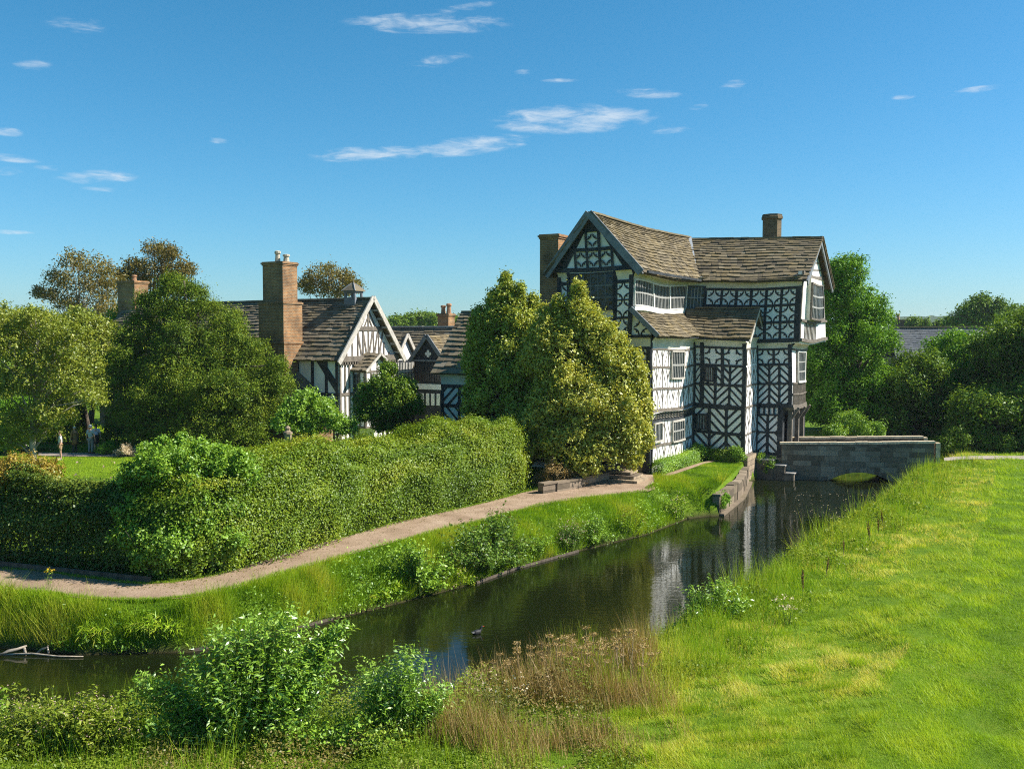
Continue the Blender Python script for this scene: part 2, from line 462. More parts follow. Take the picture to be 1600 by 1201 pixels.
M['turf'] = t.surf(c, 0.95, t.bump(t.math('ADD', n3, n2), 0.8, 0.05), 0.1)
tag(mk('ground', me, M['turf']), kind='structure')

# water
t = NT('moat_water')
v = t.n('ShaderNodeTexCoord').outputs['Object']
mp = t.n('ShaderNodeMapping', {'Vector': v, 'Rotation': (0, 0, math.radians(12)), 'Scale': (0.55, 1.5, 1)}).outputs[0]
w1 = t.n('ShaderNodeTexNoise', {'Vector': mp, 'Scale': 2.6, 'Detail': 3, 'Roughness': 0.55}).outputs[0]
w2 = t.n('ShaderNodeTexNoise', {'Vector': mp, 'Scale': 9, 'Detail': 2}).outputs[0]
patch = t.n('ShaderNodeMapRange', {0: t.noise(0.22, 2), 1: .38, 2: .62, 3: 0.25, 4: 1.0}).outputs[0]
h = t.math('MULTIPLY', t.math('ADD', w1, t.math('MULTIPLY', w2, 0.25)), patch)
nm = t.bump(h, 1.0, 0.0095)
b = t.n('ShaderNodeBsdfPrincipled', {'Base Color': (0.007, 0.010, 0.003, 1), 'Roughness': 0.02, 'IOR': 1.33, 'Specular IOR Level': 0.75, 'Normal': nm})
t.l(b.outputs[0], t.out.inputs[0])
mb = MB()
mb.add([(-60, 10, 0), (40, 10, 0), (40, 75, 0), (-60, 75, 0)], [(0, 1, 2, 3)])
o = mb.build('moat_water', t.m); o.location.z = WZ
tag(o, kind='structure')


def strip(name, L, R, z, mat, sub=6, jit=0.0):
    """a ribbon between two polylines of the same length, resampled smoothly"""
    def sm(P):
        P = [Vector((*p[:2], 0)) for p in P]; out = []
        for i in range(len(P) - 1):
            p0, p1, p2, p3 = P[max(i - 1, 0)], P[i], P[i + 1], P[min(i + 2, len(P) - 1)]
            for k in range(sub):
                s = k / sub
                out.append(0.5 * ((2 * p1) + (p2 - p0) * s + (2 * p0 - 5 * p1 + 4 * p2 - p3) * s * s + (3 * p1 - p0 - 3 * p2 + p3) * s ** 3))
        return out + [P[-1]]
    a, b = sm(L), sm(R)
    m = MB()
    K = 5
    for i in range(len(a)):
        for k in range(K):
            f = k / (K - 1)
            j = random.uniform(-jit, jit) if k in (0, K - 1) else 0
            p = a[i].lerp(b[i], f)
            m.v.append((p.x, p.y + j, z + 0.015 * math.sin(math.pi * f)))
    for i in range(len(a) - 1):
        for k in range(K - 1):
            m.f.append([i * K + k, i * K + k + 1, (i + 1) * K + k + 1, (i + 1) * K + k]); m.t.append(.5)
    return tag(m.build(name, mat, smooth=True), kind='structure'), a, b


t = NT('gravel')
n1, n2, n3 = t.noise(0.8, 4), t.noise(30, 4, .8), t.noise(140, 2)
f = t.math('ADD', t.math('MULTIPLY', n1, .45), t.math('MULTIPLY', n2, .55))
c = t.ramp(f, [(0.3, (0.15, 0.10, 0.06)), (0.5, (0.33, 0.235, 0.16)), (0.7, (0.48, 0.37, 0.27))])
M['gravel'] = t.surf(c, 0.95, t.bump(t.math('ADD', n2, n3), 0.7, 0.03), 0.1)
inner = [(-24, 31.2)] + [tuple(gr(*p)[:2]) for p in [(0, 888), (130, 902), (235, 912), (335, 898), (455, 862), (625, 815), (755, 786), (850, 760), (900, 742)]]
outer = [(-24, 28.8)] + [tuple(gr(*p)[:2]) for p in [(0, 921), (140, 936), (240, 938), (340, 926), (458, 892), (628, 845), (760, 812), (870, 785), (1012, 768)]]
_, PIN, POUT = strip('garden_path', inner, outer, 0.03, M['gravel'], jit=0.06)
hard = [gr(900, 742), gr(955, 736), gr(1020, 742), gr(1024, 764), gr(1012, 768), gr(880, 783), gr(862, 770)]
m = MB(); m.add([(p.x, p.y, 0.022) for p in hard], [tuple(range(len(hard)))])
tag(m.build('forecourt_path', M['gravel']), kind='structure')
bp = [ab(0.75, -0.6), ab(0.9, 2.5), ab(1.05, 5), ab(1.3, 6.6)]
bp2 = [(x + 0.42, y - 0.1) for x, y in bp]
strip('brick_path', bp, bp2, 0.02, M['gravel'])
rp = [gr(1475, 716), gr(1530, 713), gr(1700, 713), gr(2100, 714)]
rp2 = [gr(1475, 721), gr(1530, 718), gr(1700, 719), gr(2100, 721)]
strip('drive_path', [p[:2] for p in rp], [p[:2] for p in rp2], 0.05, plain('drive_gravel', (0.30, 0.26, 0.22), 0.95, .2, 20))
gp = [gr(60, 707), gr(130, 708), gr(220, 708)]; gp2 = [gr(60, 712), gr(130, 713.5), gr(220, 713)]
strip('terrace_path', [p[:2] for p in gp], [p[:2] for p in gp2], 0.03, plain('terrace_gravel', (0.26, 0.22, 0.18), 0.95, .2, 20))
# far field, woods and hills beyond
t = NT('far_hills')
n1 = t.noise(0.02, 6, 0.7); n2 = t.noise(0.12, 5, .8)
c = t.ramp(t.math('ADD', t.math('MULTIPLY', n1, .5), t.math('MULTIPLY', n2, .5)), [(0.35, (0.03, 0.06, 0.03)), (0.55, (0.07, 0.115, 0.045)), (0.7, (0.11, 0.16, 0.06))])
M['hill'] = t.surf(c, 1.0, t.bump(n2, 1.0, 6.0), 0.0)


def hill(name, px0, px1, prof, Y, depth=260):
    m = MB(); n = 140; K = 10
    for i in range(n + 1):
        px = px0 + (px1 - px0) * i / n
        top = np.interp(px, [p[0] for p in prof], [p[1] for p in prof])
        x = (px - 800) / FPX * Y
        zt = CAMH + (HOR - top) / FPX * Y
        for k in range(K + 1):
            f = k / K
            y = Y - depth * 0.5 + depth * f
            z = zt * math.sin(math.pi * f) ** 0.8 - 1
            z += random.uniform(-1, 1) * 0.0016 * Y * (1 if 0 < k < K else 0)
            m.v.append((x * (1 + (y - Y) / Y * .3), y, z))
    for i in range(n):
        for k in range(K):
            a = i * (K + 1) + k
            m.f.append([a, a + K + 1, a + K + 2, a + 1]); m.t.append(.5)
    return tag(m.build(name, M['hill'], smooth=True), kind='structure')


hill('hills', 1150, 2300, [(1150, 505), (1330, 499), (1420, 494), (1480, 492), (1560, 497), (1700, 500), (2300, 508)], 1500, 500)
hill('hill', -700, 1180, [(-700, 512), (0, 510), (450, 508), (600, 506), (640, 497), (672, 492), (690, 500), (760, 505), (1180, 512)], 800, 300)

# ------------------------------------------------------------------ buildings
class Wall:
    """a wall's own frame: s along it (left to right seen from outside), z up, n out of it"""
    def __init__(self, p0, p1):
        self.p0, self.p1 = Vector(p0), Vector(p1)
        self.t = (self.p1 - self.p0); self.L = self.t.length; self.t.normalize()
        self.n = Vector((self.t.y, -self.t.x))

    def pt(self, s, z, n=0.0):
        q = self.p0 + self.t * s + self.n * n
        return (q.x, q.y, z)

    def poly(self, mb, P, n0, n1, tint=0.5):
        k = len(P)
        vs = [self.pt(s, z, n0) for s, z in P] + [self.pt(s, z, n1) for s, z in P]
        mb.add(vs, [tuple(range(k))[::-1], tuple(range(k, 2 * k))] + [(i, (i + 1) % k, k + (i + 1) % k, k + i) for i in range(k)], tint)

    def rect(self, mb, s0, s1, z0, z1, n0, n1, tint=0.5):
        j = lambda: random.gauss(0, .007) if (s1 - s0 < .3) != (z1 - z0 < .3) else 0.0
        A, B, C_, D_ = (s0 + j(), z0 + j()), (s1 + j(), z0 + j()), (s1 + j(), z1 + j()), (s0 + j(), z1 + j())
        L = lambda p, q, f: (p[0] + (q[0] - p[0]) * f, p[1] + (q[1] - p[1]) * f)
        ns, nz_ = max(1, int((s1 - s0) / .55)), max(1, int((z1 - z0) / .55))
        for a in range(ns):
            for b in range(nz_):
                f0, f1, g0, g1 = a / ns, (a + 1) / ns, b / nz_, (b + 1) / nz_
                self.poly(mb, [L(L(A, B, f0), L(D_, C_, f0), g0), L(L(A, B, f1), L(D_, C_, f1), g0), L(L(A, B, f1), L(D_, C_, f1), g1), L(L(A, B, f0), L(D_, C_, f0), g1)], n0, n1, tint)


def clip(P, s0, s1, z0, z1):
    for ax, lim, sg in ((0, s0, 1), (0, s1, -1), (1, z0, 1), (1, z1, -1)):
        out = []
        for i in range(len(P)):
            a, b = P[i], P[(i + 1) % len(P)]
            da, db = (a[ax] - lim) * sg, (b[ax] - lim) * sg
            if da >= 0: out.append(a)
            if da * db < 0:
                f = da / (da - db)
                out.append((a[0] + (b[0] - a[0]) * f, a[1] + (b[1] - a[1]) * f))
        P = out
        if len(P) < 3: return []
    return P


def chev(w, mb, s0, s1, z0, z1, d, k=1.0, pitch=0.34, wd=0.12, n1=0.03):
    """parallel slanting struts filling a panel; d=+1 rising to the right"""
    wd *= .82
    H = k * (s1 - s0)
    zc = z0 - H
    off = random.uniform(0.0, pitch * .3)
    c = zc + off
    hw = wd * math.sqrt(1 + k * k) / 2
    while c < z1 + H:
        base = (c if d > 0 else c + H) + random.gauss(0, .012)
        hw = wd * random.uniform(.82, 1.15) * math.sqrt(1 + k * k) / 2
        P = [(s0, base - hw), (s1, base + d * H - hw), (s1, base + d * H + hw), (s0, base + hw)]
        P = clip(P, s0, s1, z0, z1)
        if P: w.poly(mb, P, 0.0, n1)
        c += pitch * math.sqrt(1 + k * k)


def quatre(w, mb, s0, s1, z0, z1, n1=0.03, r=0.47, th=0.10, cusp=True):
    """four quarter rings round a panel's corners leave a concave white star in its middle"""
    S, Z = s1 - s0, z1 - z0
    m = min(S, Z)
    for cx, cz, a0 in ((s0, z0, 0), (s1, z0, 90), (s1, z1, 180), (s0, z1, 270)):
        K = 5
        ro, ri = r * m, (r - th) * m
        for i in range(K):
            A, B = math.radians(a0 + 90 * i / K), math.radians(a0 + 90 * (i + 1) / K)
            w.poly(mb, [(cx + ri * math.cos(A), cz + ri * math.sin(A)), (cx + ro * math.cos(A), cz + ro * math.sin(A)), (cx + ro * math.cos(B), cz + ro * math.sin(B)), (cx + ri * math.cos(B), cz + ri * math.sin(B))], 0.0, n1)
        if cusp:
            A = math.radians(a0 + 45); d = math.radians(13)
            rc = ri * 0.62
            w.poly(mb, [(cx + rc * math.cos(A), cz + rc * math.sin(A)), (cx + ri * 1.02 * math.cos(A - d), cz + ri * 1.02 * math.sin(A - d)), (cx + ri * 1.02 * math.cos(A + d), cz + ri * 1.02 * math.sin(A + d))], 0.0, n1 - .003)


def foil(w, mb, s0, s1, z0, z1, n1=0.03):
    """a white four-petalled opening cut in a dark panel"""
    S, Z = s1 - s0, z1 - z0
    m = min(S, Z)
    quatre(w, mb, s0, s1, z0, z1, n1, 0.40, 0.11, False)
    cx, cz = (s0 + s1) / 2, (z0 + z1) / 2
    for a in (45, 135, 225, 315):
        A = math.radians(a)
        px, pz = cx + math.cos(A) * m * .36, cz + math.sin(A) * m * .36
        q = m * .085
        w.poly(mb, [(px - q, pz), (px, pz - q), (px + q, pz), (px, pz + q)], 0, n1 - .004)


def window(w, parent, s0, s1, z0, z1, cols, rows, out=0.05, bar='leadbar', frame='timber', mull=0.03, warp=None, fw=0.07, trans=None):
    m = MB(); w.rect(m, s0, s1, z0, z1, 0.0, out - .02)
    nc, nr = cols * (2 if (s1 - s0) / cols > .3 else 1), max(rows * 3, 3)
    for i in range(nc):
        for j in range(nr):
            sa, sb = s0 + (s1 - s0) * i / nc, s0 + (s1 - s0) * (i + 1) / nc
            ya, yb = z0 + (z1 - z0) * j / nr, z0 + (z1 - z0) * (j + 1) / nr
            t1, t2 = random.gauss(0, .004), random.gauss(0, .005)
            m.add([w.pt(sa, ya, out - t1 - t2), w.pt(sb, ya, out + t1 - t2), w.pt(sb, yb, out + t1 + t2), w.pt(sa, yb, out - t1 + t2)], [(0, 1, 2, 3)])
    p = m.build('window', M['glass'], parent, warp=warp)
    b = MB()
    for i in range(1, cols):
        s = s0 + (s1 - s0) * i / cols
        w.rect(b, s - mull / 2, s + mull / 2, z0, z1, out - .01, out + .03)
    for z in (trans or [z0 + (z1 - z0) * j / rows for j in range(1, rows)]):
        w.rect(b, s0, s1, z - mull * .8, z + mull * .8, out - .01, out + .034)
    b.build('mullions', M[bar], p, warp=warp)
    f = MB()
    w.rect(f, s0 - fw, s1 + fw, z1, z1 + fw, 0.0, out + .06)
    w.rect(f, s0 - fw * 1.3, s1 + fw * 1.3, z0 - fw, z0, 0.0, out + .09)
    w.rect(f, s0 - fw, s0, z0, z1, 0.0, out + .058)
    w.rect(f, s1, s1 + fw, z0, z1, 0.0, out + .058)
    f.build('frame', M[frame], p, warp=warp)
    return p


def slates(mb, E0, E1, R1, R0, courses=14, sw=0.42, th=0.04, sag=0.06, clipf=None):
    """graded stone slates laid in courses on the quad eave0-eave1-ridge1-ridge0"""
    E0, E1, R1, R0 = map(Vector, (E0, E1, R1, R0))
    N = (E1 - E0).cross(R0 - E0).normalized()
    if N.z < 0: N = -N
    def P(u, v):
        p = E0.lerp(E1, u).lerp(R0.lerp(R1, u), v)
        p = p + Vector((0, 0, -sag * 4 * u * (1 - u) * (0.4 + .6 * v) + 0.03 * math.sin(u * 9 + v * 3)))
        return p
    vs = [0.0]; h = 1.5
    for i in range(courses):
        vs.append(vs[-1] + h); h *= 0.955
    vs = [x / vs[-1] for x in vs]
    L = ((E1 - E0).length + (R1 - R0).length) / 2
    # deck under the slates
    nseg = 10
    for i in range(nseg):
        a, b = i / nseg, (i + 1) / nseg
        q = [P(a, 0), P(b, 0), P(b, 1), P(a, 1)]
        mb.hexa([x - N * 0.10 for x in q] + [x - N * 0.002 for x in q], 0.1)
    for i in range(courses):
        v0, v1 = vs[i], vs[i + 1]
        u = -random.uniform(0, sw / L)
        row = random.uniform(-.12, .12)
        while u < 1:
            du = sw / L * random.uniform(0.6, 1.5)
            a, b = max(u, -0.004), min(u + du, 1.004)
            u += du
            if b - a < 0.02 / L: continue
            g = 0.004 / L
            a += g; b -= g
            vj = v0 - random.uniform(0, 0.18) * (v1 - v0)
            ve = v1 + 0.12 * (v1 - v0)
            lift = th * random.uniform(1.5, 2.6)
            q = [P(a, vj), P(b, vj + random.uniform(-.05, .05) * (v1 - v0)), P(b, ve), P(a, ve)]
            if clipf and not clipf((q[0] + q[2]) / 2): continue
            lo = [q[0] + N * (lift - th * 1.3), q[1] + N * (lift - th * 1.3), q[2] - N * .001, q[3] - N * .001]
            hi = [q[0] + N * lift, q[1] + N * (lift + random.uniform(-.006, .006)), q[2] + N * th * .6, q[3] + N * th * .6]
            mb.hexa(lo + hi, min(1, max(0, random.gauss(0.5, 0.2) + row)))


def ridge(mb, p, q, step=0.55, w=0.34, h=0.10):
    p, q = Vector(p), Vector(q); L = (q - p).length; d = (q - p) / L
    s = 0
    while s < L - .05:
        e = min(s + step * random.uniform(.85, 1.15), L)
        dz = Vector((0, 0, random.uniform(-.012, .012)))
        mb.beam(p + d * (s + .006) + dz, p + d * (e - .006) + dz, w, h, tint=random.uniform(.5, .95))
        s = e


def cove(mb, w, z0, z1, n0, n1, K=5, s0=None, s1=None):
    """coved plaster flaring out from z0 to z1 under an eave or jetty"""
    s0 = 0 if s0 is None else s0; s1 = w.L if s1 is None else s1
    pr = []
    for i in range(K + 1):
        a = math.pi / 2 * i / K
        pr.append((n0 + (n1 - n0) * (1 - math.cos(a)), z0 + (z1 - z0) * math.sin(a)))
    S = max(1, int((s1 - s0) / 0.8))
    for j in range(S):
        a, b = s0 + (s1 - s0) * j / S, s0 + (s1 - s0) * (j + 1) / S
        e0, e1 = (0, 0)
        for i in range(K):
            (na, za), (nb, zb) = pr[i], pr[i + 1]
            mb.add([w.pt(a, za, na), w.pt(b, za, na), w.pt(b, zb, nb), w.pt(a, zb, nb)], [(0, 1, 2, 3)])


def chimney(parent, name, x0, x1, y0, y1, z0, z1, mat, steps=(), cap=0.10, pots=(), potmat='pot'):
    m = MB()
    lev = [z0] + [s[0] for s in steps] + [z1]
    for i in range(len(lev) - 1):
        g = steps[i][1] if i < len(steps) else 0.0
        m.box(x0 - g, x1 + g, y0 - g, y1 + g, lev[i], lev[i + 1])
        if i < len(steps):
            m.box(x0 - g - .06, x1 + g + .06, y0 - g - .06, y1 + g + .06, lev[i + 1] - .16, lev[i + 1] - .04)
    o = m.build(name, mat, parent)
    if cap:
        c = MB()
        for k, (dz, g) in enumerate(((0.0, .05), (.1, .10))):
            c.box(x0 - g, x1 + g, y0 - g, y1 + g, z1 + dz - .1, z1 + dz - .002)
        c.box(x0 - .04, x1 + .04, y0 - .04, y1 + .04, z1 + .1, z1 + .16)
        c.build('cap', mat, o)
    for (px, py, h, r) in pots:
        q = MB(); q.lathe((px, py, z1 + .1), [(r * 1.1, 0), (r * .95, h * .25), (r * .8, h * .7), (r * 1.15, h * .78), (r * 1.1, h * .95), (r * .7, h)], 10)
        q.build('chimney_pot', M[potmat], o)
    return o


def warpH(a, b, z):
    """the old frame's lean and sag"""
    k = z / 10.0
    return (a + 0.08 * math.sin(z * .8 + b * .5) * k, b + 0.07 * math.sin(z * .6 + a * .7) * k, z + 0.075 * math.sin(b * .75 + 1.0) * min(1, max(0, z)) + 0.045 * math.sin(a * .9 + 2) * min(1, max(0, z)))


# ---- the tall house by the bridge
H = empty('timber_framed_house', (*LOC, 0), -TH, 'tall crooked black and white timber framed house beside the moat bridge', 'house')
W_ = warpH
A0, A1 = -5.6, -1.1           # the long gallery's gable, a range
gF0 = Wall((A0, 0.0), (0, 0.0))          # front wall, first and ground floor
gG0 = Wall((0, 0), (0, 7.4))             # lit wall
gF3 = Wall((0, 7.4), (3.19, 7.4))        # bay front
gG3 = Wall((3.19, 7.4), (3.19, 10.2))    # bay end, lit
gF2 = Wall((3.19, 10.2), (5.3, 10.2))    # gatehouse front
gG2 = Wall((5.3, 10.2), (5.3, 14.5))     # gatehouse end, lit
uF0 = Wall((A0, -0.12), (A1, -0.12))     # gallery gable
uG0 = Wall((A1, -0.12), (A1, 9.4))       # gallery windows
uC = Wall((A1, 9.4), (-0.1, 10.0))       # canted window
uF2 = Wall((-0.1, 10.0), (5.8, 10.0))
uG2 = Wall((5.8, 10.0), (5.8, 18.0))
low = [gF0, gG0, gF3, gG3, gF2, gG2]


def fillwall(w, z0, z1, th=0.25, s0=0, s1=None):
    m = MB()
    s1 = w.L if s1 is None else s1
    K = max(1, int((s1 - s0) / 1.2))
    for i in range(K):
        w.rect(m, s0 + (s1 - s0) * i / K, s0 + (s1 - s0) * (i + 1) / K, z0, z1, -th, 0)
    m.build('wall', M['plaster'], H, warp=W_)


for w in (gF0, gG0, gF3, gG3): fillwall(w, 0.25, 7.3)
fillwall(gF2, 0.1, 7.0, s1=1.5); fillwall(gF2, 3.0, 7.0, s0=1.5)
fillwall(gG2, 3.0, 7.0)
fillwall(uF0, 7.2, 11.1); fillwall(uG0, 7.2, 11.0); fillwall(uC, 7.2, 11.0); fillwall(uF2, 6.9, 11.0); fillwall(uG2, 6.9, 11.2)
# hidden backs so the house is whole from any side
for w, mt_ in ((Wall((A0, 18), (A0, 0.0)), 'plaster'), (Wall((4.55, 18), (A0, 18)), 'plaster'), (Wall((4.6, 10.4), (4.6, 18)), 'timber')):
    m = MB(); w.rect(m, 0, w.L, 0.0, 7.2, -.2, 0); m.build('wall', M[mt_], H, warp=W_)
for w in (Wall((A0, 18), (A0, -.12)), Wall((5.8, 18), (A0, 18))):
    m = MB(); w.rect(m, 0, w.L, 7.2, 11.0, -.2, 0); m.build('wall', M['plaster'], H, warp=W_)


def timber(name='timber_frame'):
    return MB()


def done(m, mat='timber', name='timber_frame', parent=None):
    return m.build(name, M[mat], parent or H, warp=W_)


# gallery gable: front
m = MB(); w = uF0; L = w.L
tri = MB(); w.poly(tri, [(-.15, 11.05), (L + .15, 11.05), (L / 2, 14.0)], -.2, 0.0)
tri.build('gable', M['plaster'], H, warp=W_)
w.rect(m, -.2, L + .2, 10.92, 11.16, 0, .10)          # tie beam
w.rect(m, -.05, .22, 7.25, 10.92, 0, .06); w.rect(m, L - .2, L + .04, 7.25, 10.92, 0, .06)
w.rect(m, .55, .75, 7.5, 10.92, 0, .055); w.rect(m, 3.42, 3.62, 7.5, 10.92, 0, .055)
w.rect(m, 0, L, 7.25, 7.5, 0, .09)
w.rect(m, 0, L, 8.26, 8.4, 0, .05)
for (s0, s1) in ((.2, .57), (3.6, 4.32)):
    for (za, zb) in ((8.42, 9.28), (9.34, 10.2)):
        quatre(w, m, s0, s1 if s1 - s0 > .5 else s0 + .74, za, zb, .03) if s1 - s0 > .5 else quatre(w, m, s0 - .3, s1, za, zb, .03)
    w.rect(m, s0, s1, 9.27, 9.35, 0, .045); w.rect(m, s0, s1, 10.2, 10.4, 0, .045)
for i in range(5):
    s0 = .2 + i * .84
    quatre(w, m, s0, s0 + .78, 7.52, 8.24)
    w.rect(m, s0 + .77, s0 + .85, 7.5, 8.26, 0, .045)
# the gable's own panels
c = L / 2
w.rect(m, .45, L - .45, 12.06, 12.24, 0, .06)
for x in (c - 1.16, c - .44, c + .32, c + 1.04):
    top = 13.15 if abs(x + .06 - c) < .7 else 12.06
    w.rect(m, x, x + .14, 11.15, top, 0, .055)
for i in (-1, 0, 1):
    quatre(w, m, c - .34 + i * .74, c + .34 + i * .74, 11.22, 12.0, r=.48)
quatre(w, m, c - .33, c + .33, 12.3, 13.0, r=.48)
w.poly(m, [(c - .5, 13.1), (c + .5, 13.1), (c, 13.85)], 0, .05)
w.poly(m, [(-.1, 11.12), (.55, 11.12), (c, 13.9), (c - .15, 13.9)], 0, .04)
w.poly(m, [(L - .55, 11.12), (L + .1, 11.12), (c + .15, 13.9), (c, 13.9)], 0, .043)
done(m)
window(w, H, .78, 3.38, 8.85, 10.8, 6, 3, .10, 'darkbar', 'timber', .05, W_)
for za, zb, na, nb, sa, sb in ((8.5, 8.8, .02, .22, .75, 3.4), (10.45, 10.9, .03, .3, .05, .62), (10.45, 10.9, .03, .3, 3.58, L)):
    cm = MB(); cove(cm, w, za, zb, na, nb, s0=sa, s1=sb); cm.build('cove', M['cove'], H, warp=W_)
# bargeboards
bg = MB()
ap = (A0 + A1) / 2
for sx, ex in ((-1, ap - 2.85), (1, ap + 2.85)):
    bg.beam((ap, -.55, 14.12), (ex, -.55, 10.72), .09, .42)
    bg.beam((ap, -.30, 14.02), (ex, -.30, 10.64), .16, .12)
done(bg, 'barge', 'bargeboard')
# gallery side: plaster cove, windows and sills
for w_, za, zb, na, nb in ((uG0, 10.42, 10.92, .03, .45), (uC, 10.42, 10.92, .03, .40), (uF2, 10.28, 10.85, .03, .42)):
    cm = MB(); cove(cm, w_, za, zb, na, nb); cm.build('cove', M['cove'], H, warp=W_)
for s0, s1 in ((.16, 3.2), (3.32, 6.3), (6.42, 9.35)):
    window(uG0, H, s0, s1, 9.02, 10.36, 11, 2, .06, 'greybar', 'whitebar', .05, W_, .06)
window(uC, H, .1, 1.08, 9.02, 10.36, 5, 2, .06, 'greybar', 'timber', .04, W_, .06)
sl = MB(); uG0.rect(sl, 0, uG0.L, 8.72, 8.93, .0, .17); uC.rect(sl, .1, uC.L, 8.72, 8.93, 0, .12)
done(sl, 'whitebar', 'sill')
# upper gatehouse front
m = MB(); w = uF2
w.rect(m, 0, w.L, 10.16, 10.3, 0, .06); w.rect(m, 0, w.L, 6.95, 7.2, 0, .1)
w.rect(m, w.L - .25, w.L, 7.2, 10.16, 0, .06); w.rect(m, 0, .12, 7.2, 10.16, 0, .06)
cw = (w.L - .37) / 6
for i in range(6):
    s0 = .12 + i * cw
    for (za, zb) in ((9.3, 10.14), (8.27, 9.13), (7.24, 8.1)):
        quatre(w, m, s0 + .08, s0 + cw - .06, za, zb)
    w.rect(m, s0 + cw - .08, s0 + cw + .08, 7.2, 10.16, 0, .05)
w.rect(m, .1, w.L - .2, 9.13, 9.3, 0, .045); w.rect(m, .1, w.L - .2, 8.1, 8.27, 0, .045)
done(m)
for w_, za, zb, na, nb in ((gG0, 2.74, 3.16, .01, .22), (gF2, 6.62, 6.95, .02, .2), (gF3, 6.72, 7.3, .02, .32), (gG0, 6.72, 7.3, .02, .35), (gG3, 6.72, 7.3, .02, .3), (gF0, 6.72, 7.25, .02, .12), (gG2, 6.55, 6.95, .02, .45)):
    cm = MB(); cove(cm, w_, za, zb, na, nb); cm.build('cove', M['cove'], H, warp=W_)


def storey(w, m, z0, z1, ncol, k, pitch, wd, post=.14, start=1, mid=None, flip=True, n1=None):
    """posts with slanting struts between, mirrored from panel to panel; skip holds window spans"""
    cwid = (w.L - post) / ncol
    d = start
    for i in range(ncol):
        s0 = post + i * cwid
        chev(w, m, s0, s0 + cwid - post, z0, z1, d, k, pitch, wd, n1 or .03)
        w.rect(m, s0 + cwid - post, s0 + cwid, z0, z1, 0, (n1 or .041) + .004)
        d = -d
    w.rect(m, 0, post, z0, z1, 0, .045)


# front wall F0
m = MB(); w = gF0
for z, h in ((6.62, .14), (5.62, .14), (4.42, .14), (3.1, .25), (2.3, .2), (1.3, .16), (.3, .26)):
    w.rect(m, 0, w.L, z, z + h, 0, .055)
for i in range(6):
    s0 = .1 + i * .9
    foil(w, m, s0 + .08, s0 + .84, 5.78, 6.6); w.rect(m, s0 + .82, s0 + .94, 5.7, 6.7, 0, .05)
storey(w, m, 4.54, 5.62, 6, 1.0, .34, .13, start=-1); storey(w, m, 3.34, 4.42, 6, 1.0, .34, .13, start=1)
storey(w, m, 1.46, 2.3, 5, 1.0, .36, .14, start=-1); storey(w, m, .56, 1.3, 5, 1.0, .36, .14, start=1)
w.rect(m, w.L - .42, w.L + .0, 0.0, 3.1, 0, .16); w.rect(m, w.L - .22, w.L, 3.3, 6.7, 0, .09)
w.poly(m, [(w.L - .42, 2.2), (w.L - .42, 3.1), (w.L - .95, 3.1)], 0, .2)
done(m)
# lit wall G0: thin sun-bleached struts
m = MB(); w = gG0
for z, h in ((6.56, .1), (5.55, .12), (4.35, .14), (3.16, .16), (1.22, .15), (.28, .1)):
    w.rect(m, 0, w.L, z, z + h, 0, .034)
storey(w, m, 5.67, 6.56, 8, 1.7, .46, .042, .05, 1, n1=.024); storey(w, m, 4.48, 5.55, 8, 1.9, .48, .042, .05, -1, n1=.024); storey(w, m, 3.3, 4.35, 8, 1.9, .48, .042, .05, 1, n1=.024)
storey(w, m, 1.36, 2.62, 7, 1.9, .5, .045, .055, -1, n1=.024); storey(w, m, .36, 1.22, 7, 1.7, .5, .045, .055, 1, n1=.024)
w.rect(m, w.L - .1, w.L, .3, 7.0, 0, .05)
done(m, 'timberw')
m = MB(); w.rect(m, 0.0, w.L, 0.0, .32, 0, .07); done(m, 'whitebar', 'plinth')
m = MB(); w.rect(m, 0, .16, 0.0, 7.2, 0, .06)
for i in range(26):
    s = .2 + i * .275
    m.beam(w.pt(s, 2.74, .03), w.pt(s + .05, 3.14, .27), .07, .05)
w.rect(m, 0, w.L, 2.62, 2.74, 0, .05)
done(m)
window(w, H, 3.2, 5.2, 5.05, 6.5, 7, 2, .07, 'greybar', 'bargew', .06, W_, .09)
window(w, H, .35, 1.5, 1.6, 2.5, 5, 1, .07, 'greybar', 'bargew', .05, W_, .09)
window(w, H, 3.5, 5.5, 1.42, 2.5, 6, 2, .07, 'greybar', 'bargew', .05, W_, .09)
# bay front F3
m = MB(); w = gF3; L = w.L
for z, h in ((6.66, .12), (5.58, .14), (4.42, .15), (3.05, .26), (1.52, .16), (0.2, .2)):
    w.rect(m, 0, L, z, z + h, 0, .06)
w.rect(m, 0, .14, .3, 7.0, 0, .07); w.rect(m, .42, .66, 3.2, 7.0, 0, .065); w.rect(m, L - .2, L, .2, 7.0, 0, .07)
foil(w, m, .7, 1.68, 5.75, 6.64); foil(w, m, 1.86, 2.92, 5.75, 6.64); foil(w, m, .14, .44, 5.9, 6.3)
w.rect(m, 1.68, 1.86, 4.5, 6.7, 0, .055)
for (za, zb, st) in ((4.57, 5.58, 1), (3.31, 4.42, -1)):
    chev(w, m, .14, .42, za, zb, st, 1.6, .26, .09)
    for j, (a, b) in enumerate(((.66, 1.3), (1.42, 2.16), (2.3, L - .2))):
        chev(w, m, a, b, za, zb, st * (1 if j % 2 == 0 else -1), 1.0, .32, .13)
for x in (1.3, 2.16): w.rect(m, x, x + .14, 3.3, 5.6, 0, .05)
for (za, zb, st) in ((1.68, 3.05, 1), (.4, 1.52, -1)):
    for j, (a, b) in enumerate(((.14, .98), (1.16, 2.0), (2.16, L - .2))):
        chev(w, m, a, b, za, zb, st * (1 if j % 2 == 0 else -1), 1.0, .38, .15)
for x in (.98, 2.0): w.rect(m, x, x + .17, .3, 3.1, 0, .05)
done(m)
